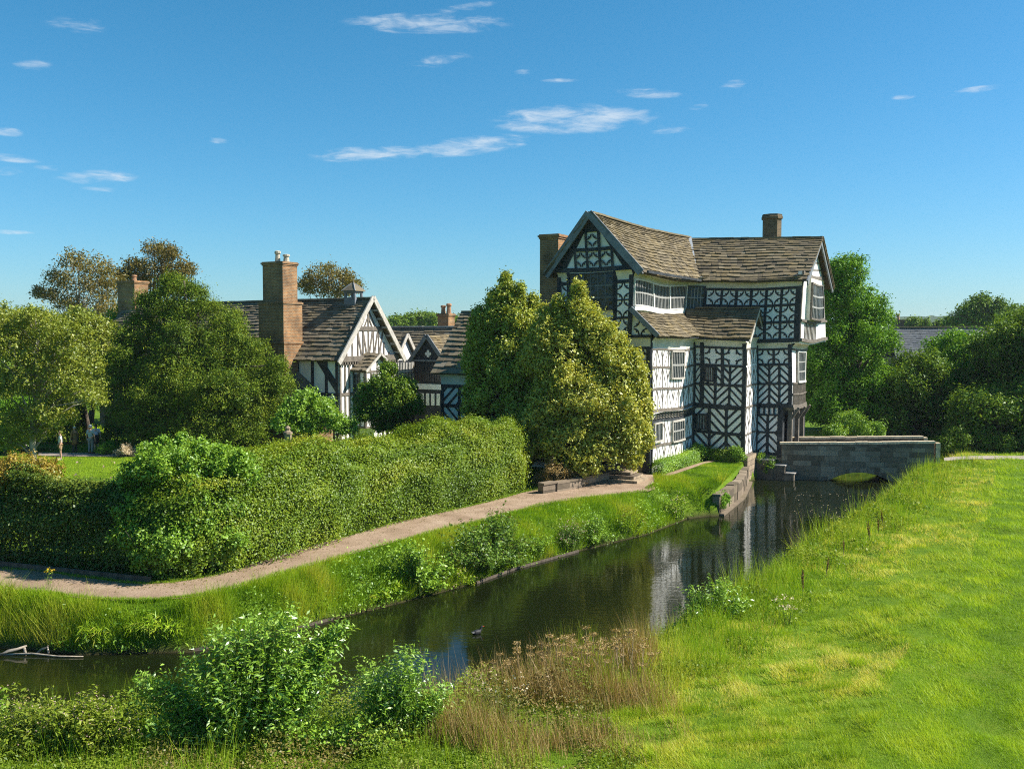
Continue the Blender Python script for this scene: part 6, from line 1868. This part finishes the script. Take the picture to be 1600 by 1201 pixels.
# garden lawn and far grass tufts
n = 60000
x = rng.uniform(-35, -18, n); y = rng.uniform(50, 58.6, n)
k = in_view(x, y); x, y = x[k], y[k]
blades('garden_lawn_grass', x, y, rng.uniform(.04, .09, len(x)), .03 * np.ones(len(x)), (.3 * rng.normal(0, 1, len(x)), .3 * rng.normal(0, 1, len(x))), np.clip(rng.normal(.6, .15, len(x)), 0, 1), 'lawn', 'sunlit garden lawn behind the dark hedge')
# duckweed flecks on the water
n = 120
g_ = [gr(random.uniform(1240, 1390), random.uniform(765, 815), WZ) for _ in range(n)]
P = np.array([(g.x, g.y, WZ + .004) for g in g_]); dd, _ = moat_dist(P[:, 0], P[:, 1]); P = P[dd < -.2]
o = np_mesh('floating_leaves', leaf_quads(P, np.tile([0, 0, 1.], (len(P), 1)), rng.uniform(.03, .09, len(P)), .8, 0), 4, rng.random(len(P)), M['fluff'])
tag(o, 'scattered small leaves floating on the dark water by the bridge', 'leaves', kind='stuff')

# ------------------------------------------------------------------ moorhen
def skin(name, joints, edges, mat, parent, sub=2, root=0):
    me = bpy.data.meshes.new(name)
    me.from_pydata([j[:3] for j in joints], edges, [])
    o = mk(name, me, mat, parent)
    o.modifiers.new('skin', 'SKIN').use_smooth_shade = True
    if not me.skin_vertices: 
        pass
    for i, sv in enumerate(me.skin_vertices[0].data):
        r_ = joints[i][3]; sv.radius = (r_, joints[i][4] if len(joints[i]) > 4 else r_); sv.use_root = (i == root)
    s = o.modifiers.new('sub', 'SUBSURF'); s.levels = sub; s.render_levels = sub
    return o


def skin_layer(me):
    return me


g = gr(745, 990, WZ)
Dk = empty('moorhen', (g.x, g.y, WZ), math.radians(35), 'small black water bird swimming alone in the middle of the moat', 'bird')
skinm = plain('moorhen_feathers', (0.02, 0.021, 0.024), .6, .3, 20)
try:
    skin('body', [(-.17, 0, .09, .02), (-.10, 0, .05, .06), (0, 0, .045, .085), (.09, 0, .06, .065), (.14, 0, .12, .035), (.155, 0, .18, .032), (.18, 0, .2, .034), (.21, 0, .195, .018)], [(i, i + 1) for i in range(7)], skinm, Dk, 2, 2)
except Exception as ex:
    print('skin failed', ex)
m = MB(); m.tube([(.215, 0, .197), (.262, 0, .186)], [.013, .003], 6); m.build('bill', plain('red_bill', (.45, .05, .02), .5, .1), Dk)
m = MB(); m.beam((-.17, .022, .075), (-.08, .055, .06), .008, .02); m.beam((-.17, -.022, .075), (-.08, -.055, .06), .008, .02); m.build('white_flank', M['whitebar'], Dk)

# ------------------------------------------------------------------ visitors
SKIN = plain('skin', (0.48, 0.28, 0.19), .6, .1, 10)


def person(px, foot, Y, label, facing, top, bottom, hair, shorts=False, coat=False, skirt=False, hat=None, arm_up=False, strap=None, h=1.72):
    g = at(px, foot, Y)
    R = empty('person', (g.x, g.y, 0.03), facing, label, 'person')
    k = h / 1.75
    J, E = [], []
    def j(x, y, z, r_, r2=None): J.append((x * k, y * k, z * k, r_ * k, (r2 or r_) * k)); return len(J) - 1
    pel = j(0, 0, .95, .13, .10); wai = j(0, .0, 1.12, .125, .095); che = j(0, .0, 1.32, .15, .10); nec = j(0, .01, 1.49, .055); hd0 = j(0, .02, 1.57, .075, .085); hd1 = j(0, .02, 1.66, .078, .095); hd2 = j(0, .015, 1.72, .05, .06)
    E += [(pel, wai), (wai, che), (che, nec), (nec, hd0), (hd0, hd1), (hd1, hd2)]
    ns = j(0, .125, 1.615, .014); E.append((hd0, ns))
    arms = {}
    for s in (-1, 1):
        sh = j(s * .19, 0, 1.42, .055); E.append((che, sh))
        if arm_up and s == 1:
            el = j(s * .25, .10, 1.17, .042); wr = j(s * .10, .22, 1.42, .028); pa = j(s * .06, .20, 1.50, .03, .018); dirv = Vector((-.25, -.1, .9))
        else:
            el = j(s * .255, -.02, 1.14, .042); wr = j(s * .27, .05, .90, .028); pa = j(s * .27, .07, .82, .034, .018); dirv = Vector((0, .15, -1))
        E += [(sh, el), (el, wr), (wr, pa)]
        arms[s] = (sh, el, wr)
        for q in range(4):
            ox = (q - 1.5) * .019
            b0 = Vector(J[pa][:3]) / k + Vector((0 if not arm_up or s < 0 else ox, ox if not arm_up or s < 0 else 0, 0)) + dirv * .035
            f1 = j(*(b0 + dirv * .03), .0095); f2 = j(*(b0 + dirv * (.06 + .008 * (q in (1, 2))) + Vector((-s * .012, 0, 0))), .0085)
            E += [(pa, f1), (f1, f2)]
        t0 = Vector(J[pa][:3]) / k + Vector((-s * .01, .045, -.0)); th1 = j(*(t0 + dirv * .03), .010); E.append((pa, th1))
        hp = j(s * .09, 0, .88, .085); kn = j(s * .10, .01, .50, .055); an = j(s * .105, -.02, .09, .037); to = j(s * .115, .14, .035, .034); E += [(pel, hp), (hp, kn), (kn, an), (an, to)]
        arms[('leg', s)] = (hp, kn, an, to)
    skin('body', J, E, SKIN, R, 2, pel)
    # clothes follow the same joints
    def cloth(name, ids, edges, grow, mat, over=None):
        jj = [(*J[i][:3], J[i][3] + grow, J[i][4] + grow) for i in ids]
        if over:
            for a_, v_ in over.items(): jj[a_] = v_
        skin(name, jj, edges, mat, R, 2, 0)
    tmat = plain(name_ := 'cloth_' + top[0], top[1], .85, .12, 12)
    bmat = plain('cloth_' + bottom[0], bottom[1], .85, .12, 12)
    ids = [che, wai, pel, nec, arms[-1][0], arms[1][0], arms[-1][1], arms[1][1]]
    ed = [(0, 1), (1, 2), (0, 3), (0, 4), (0, 5), (4, 6), (5, 7)]
    if coat: ids += [arms[-1][2], arms[1][2]]; ed += [(6, 8), (7, 9)]
    el_over = {}
    if not coat:
        for ii in (6, 7):
            sh_, el_ = J[ids[ii - 2]], J[ids[ii]]
            el_over[ii] = tuple(sh_[q] * .25 + el_[q] * .75 for q in range(3)) + (.058 * k, .058 * k)
    el_over[3] = (J[nec][0], J[nec][1], J[nec][2] - .03 * k, .062 * k, .062 * k)
    cloth('coat' if coat else 'shirt', ids, ed, .018 * k, tmat, el_over)
    if coat or skirt:
        m = MB(); m.lathe((0, 0, 0), [(.19 * k, .5 * k), (.185 * k, .7 * k), (.17 * k, .95 * k), (.15 * k, 1.08 * k)], 16); m.build('coat_skirt' if coat else 'skirt', tmat if coat else bmat, R, smooth=True)
    if not skirt:
        L0, L1 = arms[('leg', -1)], arms[('leg', 1)]
        ids = [pel, L0[0], L0[1], L1[0], L1[1]] + ([] if shorts else [L0[2], L1[2]])
        ed = [(0, 1), (1, 2), (0, 3), (3, 4)] + ([] if shorts else [(2, 5), (4, 6)])
        ov = {}
        if shorts:
            for a_, i in ((2, L0[1]), (4, L1[1])): ov[a_] = (J[i][0], J[i][1], J[i][2] + .06 * k, .088 * k, .09 * k)
        cloth('shorts' if shorts else 'trousers', ids, ed, .022 * k, bmat, ov)
    m = MB()
    for s in (-1, 1): m.beam((s * .108 * k, -.06 * k, .04 * k), (s * .116 * k, .17 * k, .035 * k), .085 * k, .07 * k)
    m.build('shoes', M['whitebar'] if shorts else M['timber'], R)
    hm = plain('hair_' + hair[0], hair[1], .7, .2, 30)
    m = MB()
    for i in range(7):
        pass
    m.lathe((0, 0.0, 1.60 * k), [(.088 * k, 0), (.10 * k, .05 * k), (.095 * k, .10 * k), (.07 * k, .145 * k), (.02 * k, .165 * k)], 14)
    hmesh = [(x_, y_ - (.02 * k if y_ > 0 else .0) * (1 if z_ < 1.68 * k else 0) - .012 * k, z_) for x_, y_, z_ in m.v]
    hmesh = [(x_, min(y_, .055 * k) if z_ < 1.69 * k else y_, z_) for x_, y_, z_ in hmesh]
    m.v = hmesh; m.build('hair', hm, R, smooth=True)
    m = MB()
    for s in (-1, 1): m.lathe((s * .032 * k, .098 * k, 1.635 * k), [(.004 * k, 0), (.009 * k, .008 * k), (.004 * k, .016 * k)], 6)
    m.build('eyes', M['timber'], R)
    if hat:
        m = MB(); m.lathe((0, 0.01 * k, 1.665 * k), [(.15 * k, 0), (.15 * k, .012 * k), (.102 * k, .02 * k), (.098 * k, .09 * k), (.06 * k, .115 * k)], 16); m.build('hat', plain('hat_cloth', hat, .85, .1), R, smooth=True)
    if strap:
        m = MB(); m.beam((-.15 * k, .125 * k, 1.44 * k), (.16 * k, .14 * k, 1.0 * k), .02, .05); m.beam((-.15 * k, .125 * k, 1.44 * k), (-.1 * k, -.12 * k, 1.42 * k), .02, .05); m.beam((-.1 * k, -.125 * k, 1.42 * k), (.18 * k, -.13 * k, 1.0 * k), .05, .02); m.build('bag_strap', M['timber'], R)
    return R


try:
    person(95, 719, 57.2, 'man in white T-shirt and khaki shorts with a hand raised to his face', math.radians(120), ('white', (.78, .80, .80)), ('khaki', (.36, .25, .14)), ('bald', (.42, .25, .17)), shorts=True, arm_up=True, strap=True)
    person(117, 707, 61.0, 'grey haired person in a long brown coat in the shade of the hedge', math.radians(60), ('brown', (.26, .15, .05)), ('dark', (.05, .05, .05)), ('grey', (.42, .42, .42)), coat=True, h=1.62)
    person(142, 711, 60.0, 'man in blue grey shirt, grey trousers and pale sun hat seen from behind', math.radians(-10), ('bluegrey', (.30, .40, .46)), ('greygreen', (.19, .22, .22)), ('dark', (.06, .05, .04)), hat=(.55, .60, .64), h=1.78)
    person(151, 707, 61.4, 'woman in pale lavender top and black skirt behind the man in the sun hat', math.radians(10), ('lavender', (.45, .46, .58)), ('black', (.02, .02, .02)), ('darkhair', (.03, .025, .02)), skirt=True, h=1.7)
except Exception as ex:
    import traceback; traceback.print_exc()

# ------------------------------------------------------------------ air
t = NT('haze_air')
pv = t.n('ShaderNodeVolumePrincipled', {'Color': (.80, .90, 1.0, 1), 'Density': HAZE, 'Anisotropy': .2})
t.l(pv.outputs[0], t.out.inputs['Volume'])
m = MB(); m.box(-2600, 2600, -40, 2200, -4, 41)
o = m.build('haze', t.m); tag(o, kind='stuff')
SC.cycles.volume_bounces = 0
# ------------------------------------------------------------------ light, sky with thin clouds
ALPHA, ELEV = math.radians(1), math.radians(43)
sv = Vector((math.cos(ELEV) * math.cos(ALPHA), math.cos(ELEV) * math.sin(ALPHA), math.sin(ELEV)))
sd = bpy.data.lights.new('sun', 'SUN'); sd.energy = 4.9; sd.angle = math.radians(.53); sd.color = (1, .94, .84)
so = bpy.data.objects.new('sun', sd); COL.objects.link(so)
so.rotation_euler = (-sv).to_track_quat('-Z', 'Y').to_euler(); so.location = (60, 20, 60)
wd = bpy.data.worlds.new('World'); SC.world = wd; wd.use_nodes = True
wt = wd.node_tree; wt.nodes.clear()
def wn(typ, ins=None, **kw):
    nd = wt.nodes.new(typ)
    for k_, v_ in kw.items(): setattr(nd, k_, v_)
    for k_, v_ in (ins or {}).items():
        if isinstance(v_, bpy.types.NodeSocket): wt.links.new(v_, nd.inputs[k_])
        else: nd.inputs[k_].default_value = v_
    return nd
def wm(op, a, b=0., c=0., clamp=False):
    nd = wn('ShaderNodeMath', {0: a, 1: b, 2: c}, operation=op); nd.use_clamp = clamp; return nd.outputs[0]
sky = wn('ShaderNodeTexSky', sky_type='NISHITA', sun_disc=False)
sky.sun_elevation = ELEV; sky.sun_rotation = math.pi / 2 - ALPHA; sky.altitude = 100; sky.air_density = 1.0; sky.dust_density = 0.3; sky.ozone_density = 1.5
tc = wn('ShaderNodeTexCoord').outputs['Generated']
sx = wn('ShaderNodeSeparateXYZ', {0: tc})
az = wm('ARCTAN2', sx.outputs[0], sx.outputs[1]); el = wm('ARCSINE', sx.outputs[2])
def azel(px, py):
    d_ = ray(px, py).normalized(); return math.atan2(d_.x, d_.y), math.asin(d_.z)
clouds = [(580, 241, 105, 14, -3, 1.05), (735, 228, 110, 17, -6, 1.1), (895, 186, 145, 25, -1, 1.25), (670, 37, 145, 17, -1, 1.0), (818, 114, 18, 6, 0, .8), (874, 126, 36, 4, 0, .8), (1012, 146, 62, 9, 4, .7), (1143, 134, 26, 10, -8, .65), (1510, 143, 55, 6, -4, .75), (150, 277, 66, 12, -4, .85), (15, 247, 46, 7, 2, .7), (170, 296, 46, 5, 0, .65), (82, 263, 30, 5, 0, .75), (10, 206, 26, 8, 0, .7), (690, 95, 60, 12, -8, .5), (48, 103, 32, 10, -10, .6), (128, 39, 60, 13, -4, .6), (20, 363, 36, 4, 0, .7), (342, 220, 18, 6, 0, .55), (1050, 201, 46, 9, -4, .65), (1090, 168, 20, 6, -8, .6), (1412, 152, 20, 5, 0, .6), (728, 12, 60, 8, -8, .6), (15, 268, 26, 8, -10, .6)]
mask = None
for (px, py, sa, se, rot, st) in clouds:
    a0, e0 = azel(px, py)
    c_, s_ = math.cos(math.radians(-rot)), math.sin(math.radians(-rot))
    da, de = wm('SUBTRACT', az, a0), wm('SUBTRACT', el, e0)
    p_ = wm('MULTIPLY_ADD', da, c_ / (sa / FPX), wm('MULTIPLY', de, s_ / (sa / FPX)))
    q_ = wm('MULTIPLY_ADD', da, -s_ / (se / FPX), wm('MULTIPLY', de, c_ / (se / FPX)))
    r2 = wm('MULTIPLY_ADD', p_, p_, wm('MULTIPLY', q_, q_))
    e_ = wm('MULTIPLY', wm('SUBTRACT', 1.0, r2, clamp=False), st)
    mask = e_ if mask is None else wm('MAXIMUM', mask, e_)
mask = wm('MAXIMUM', mask, 0.0)
vec = wn('ShaderNodeCombineXYZ', {0: wm('MULTIPLY_ADD', el, -.9, az), 1: wm('MULTIPLY_ADD', az, .25, wm('MULTIPLY', el, 4.2))})
nz = wn('ShaderNodeTexNoise', {'Vector': vec.outputs[0], 'Scale': 26.0, 'Detail': 7.0, 'Roughness': .62, 'Distortion': .4}).outputs[0]
msoft = wn('ShaderNodeMapRange', {0: mask, 1: 0.0, 2: .45, 3: 0.0, 4: 1.0}, interpolation_type='SMOOTHSTEP').outputs[0]
dens = wm('MULTIPLY', msoft, wm('MULTIPLY_ADD', mask, .75, wm('MULTIPLY_ADD', nz, 3.6, -1.75)))
al = wn('ShaderNodeMapRange', {0: dens, 1: .0, 2: 1.95, 3: 0.0, 4: .85}, interpolation_type='SMOOTHSTEP').outputs[0]
cm_ = wn('ShaderNodeMix', data_type='RGBA'); wt.links.new(al, cm_.inputs[0])
EXPO, SKYS = 1.0, 0.12
sp_ = wn('ShaderNodeSeparateColor', {0: sky.outputs[0]})
cc_ = []
for i_, (k_, p_) in enumerate(((.30, 1.40), (.535, .93), (.70, 1.0))):
    cc_.append(wm('MULTIPLY', wm('POWER', wm('MULTIPLY', sp_.outputs[i_], .185), p_), k_ * 1.09 / (SKYS * 2 ** EXPO)))
sk_ = wn('ShaderNodeCombineColor', {0: cc_[0], 1: cc_[1], 2: cc_[2]})
wt.links.new(sk_.outputs[0], cm_.inputs[6]); cw_ = 1.0 / (SKYS * 2 ** EXPO)
cm_.inputs[7].default_value = (.80 * cw_, .88 * cw_, .95 * cw_, 1)
bg_ = wn('ShaderNodeBackground', {0: cm_.outputs[2], 1: SKYS}); ow = wn('ShaderNodeOutputWorld', {0: bg_.outputs[0]})

SC.view_settings.view_transform = 'Standard'
SC.view_settings.look = 'None'
SC.view_settings.exposure = EXPO
SC.view_settings.gamma = 1
SC.cycles.max_bounces = 6
SC.cycles.diffuse_bounces = 4
SC.cycles.glossy_bounces = 3
SC.cycles.transmission_bounces = 4
SC.cycles.use_adaptive_sampling = True
SC.cycles.adaptive_threshold = 0.006
SC.cycles.use_denoising = False
SC.cycles.filter_width = 1.1
SC.cycles.sample_clamp_indirect = 6.0
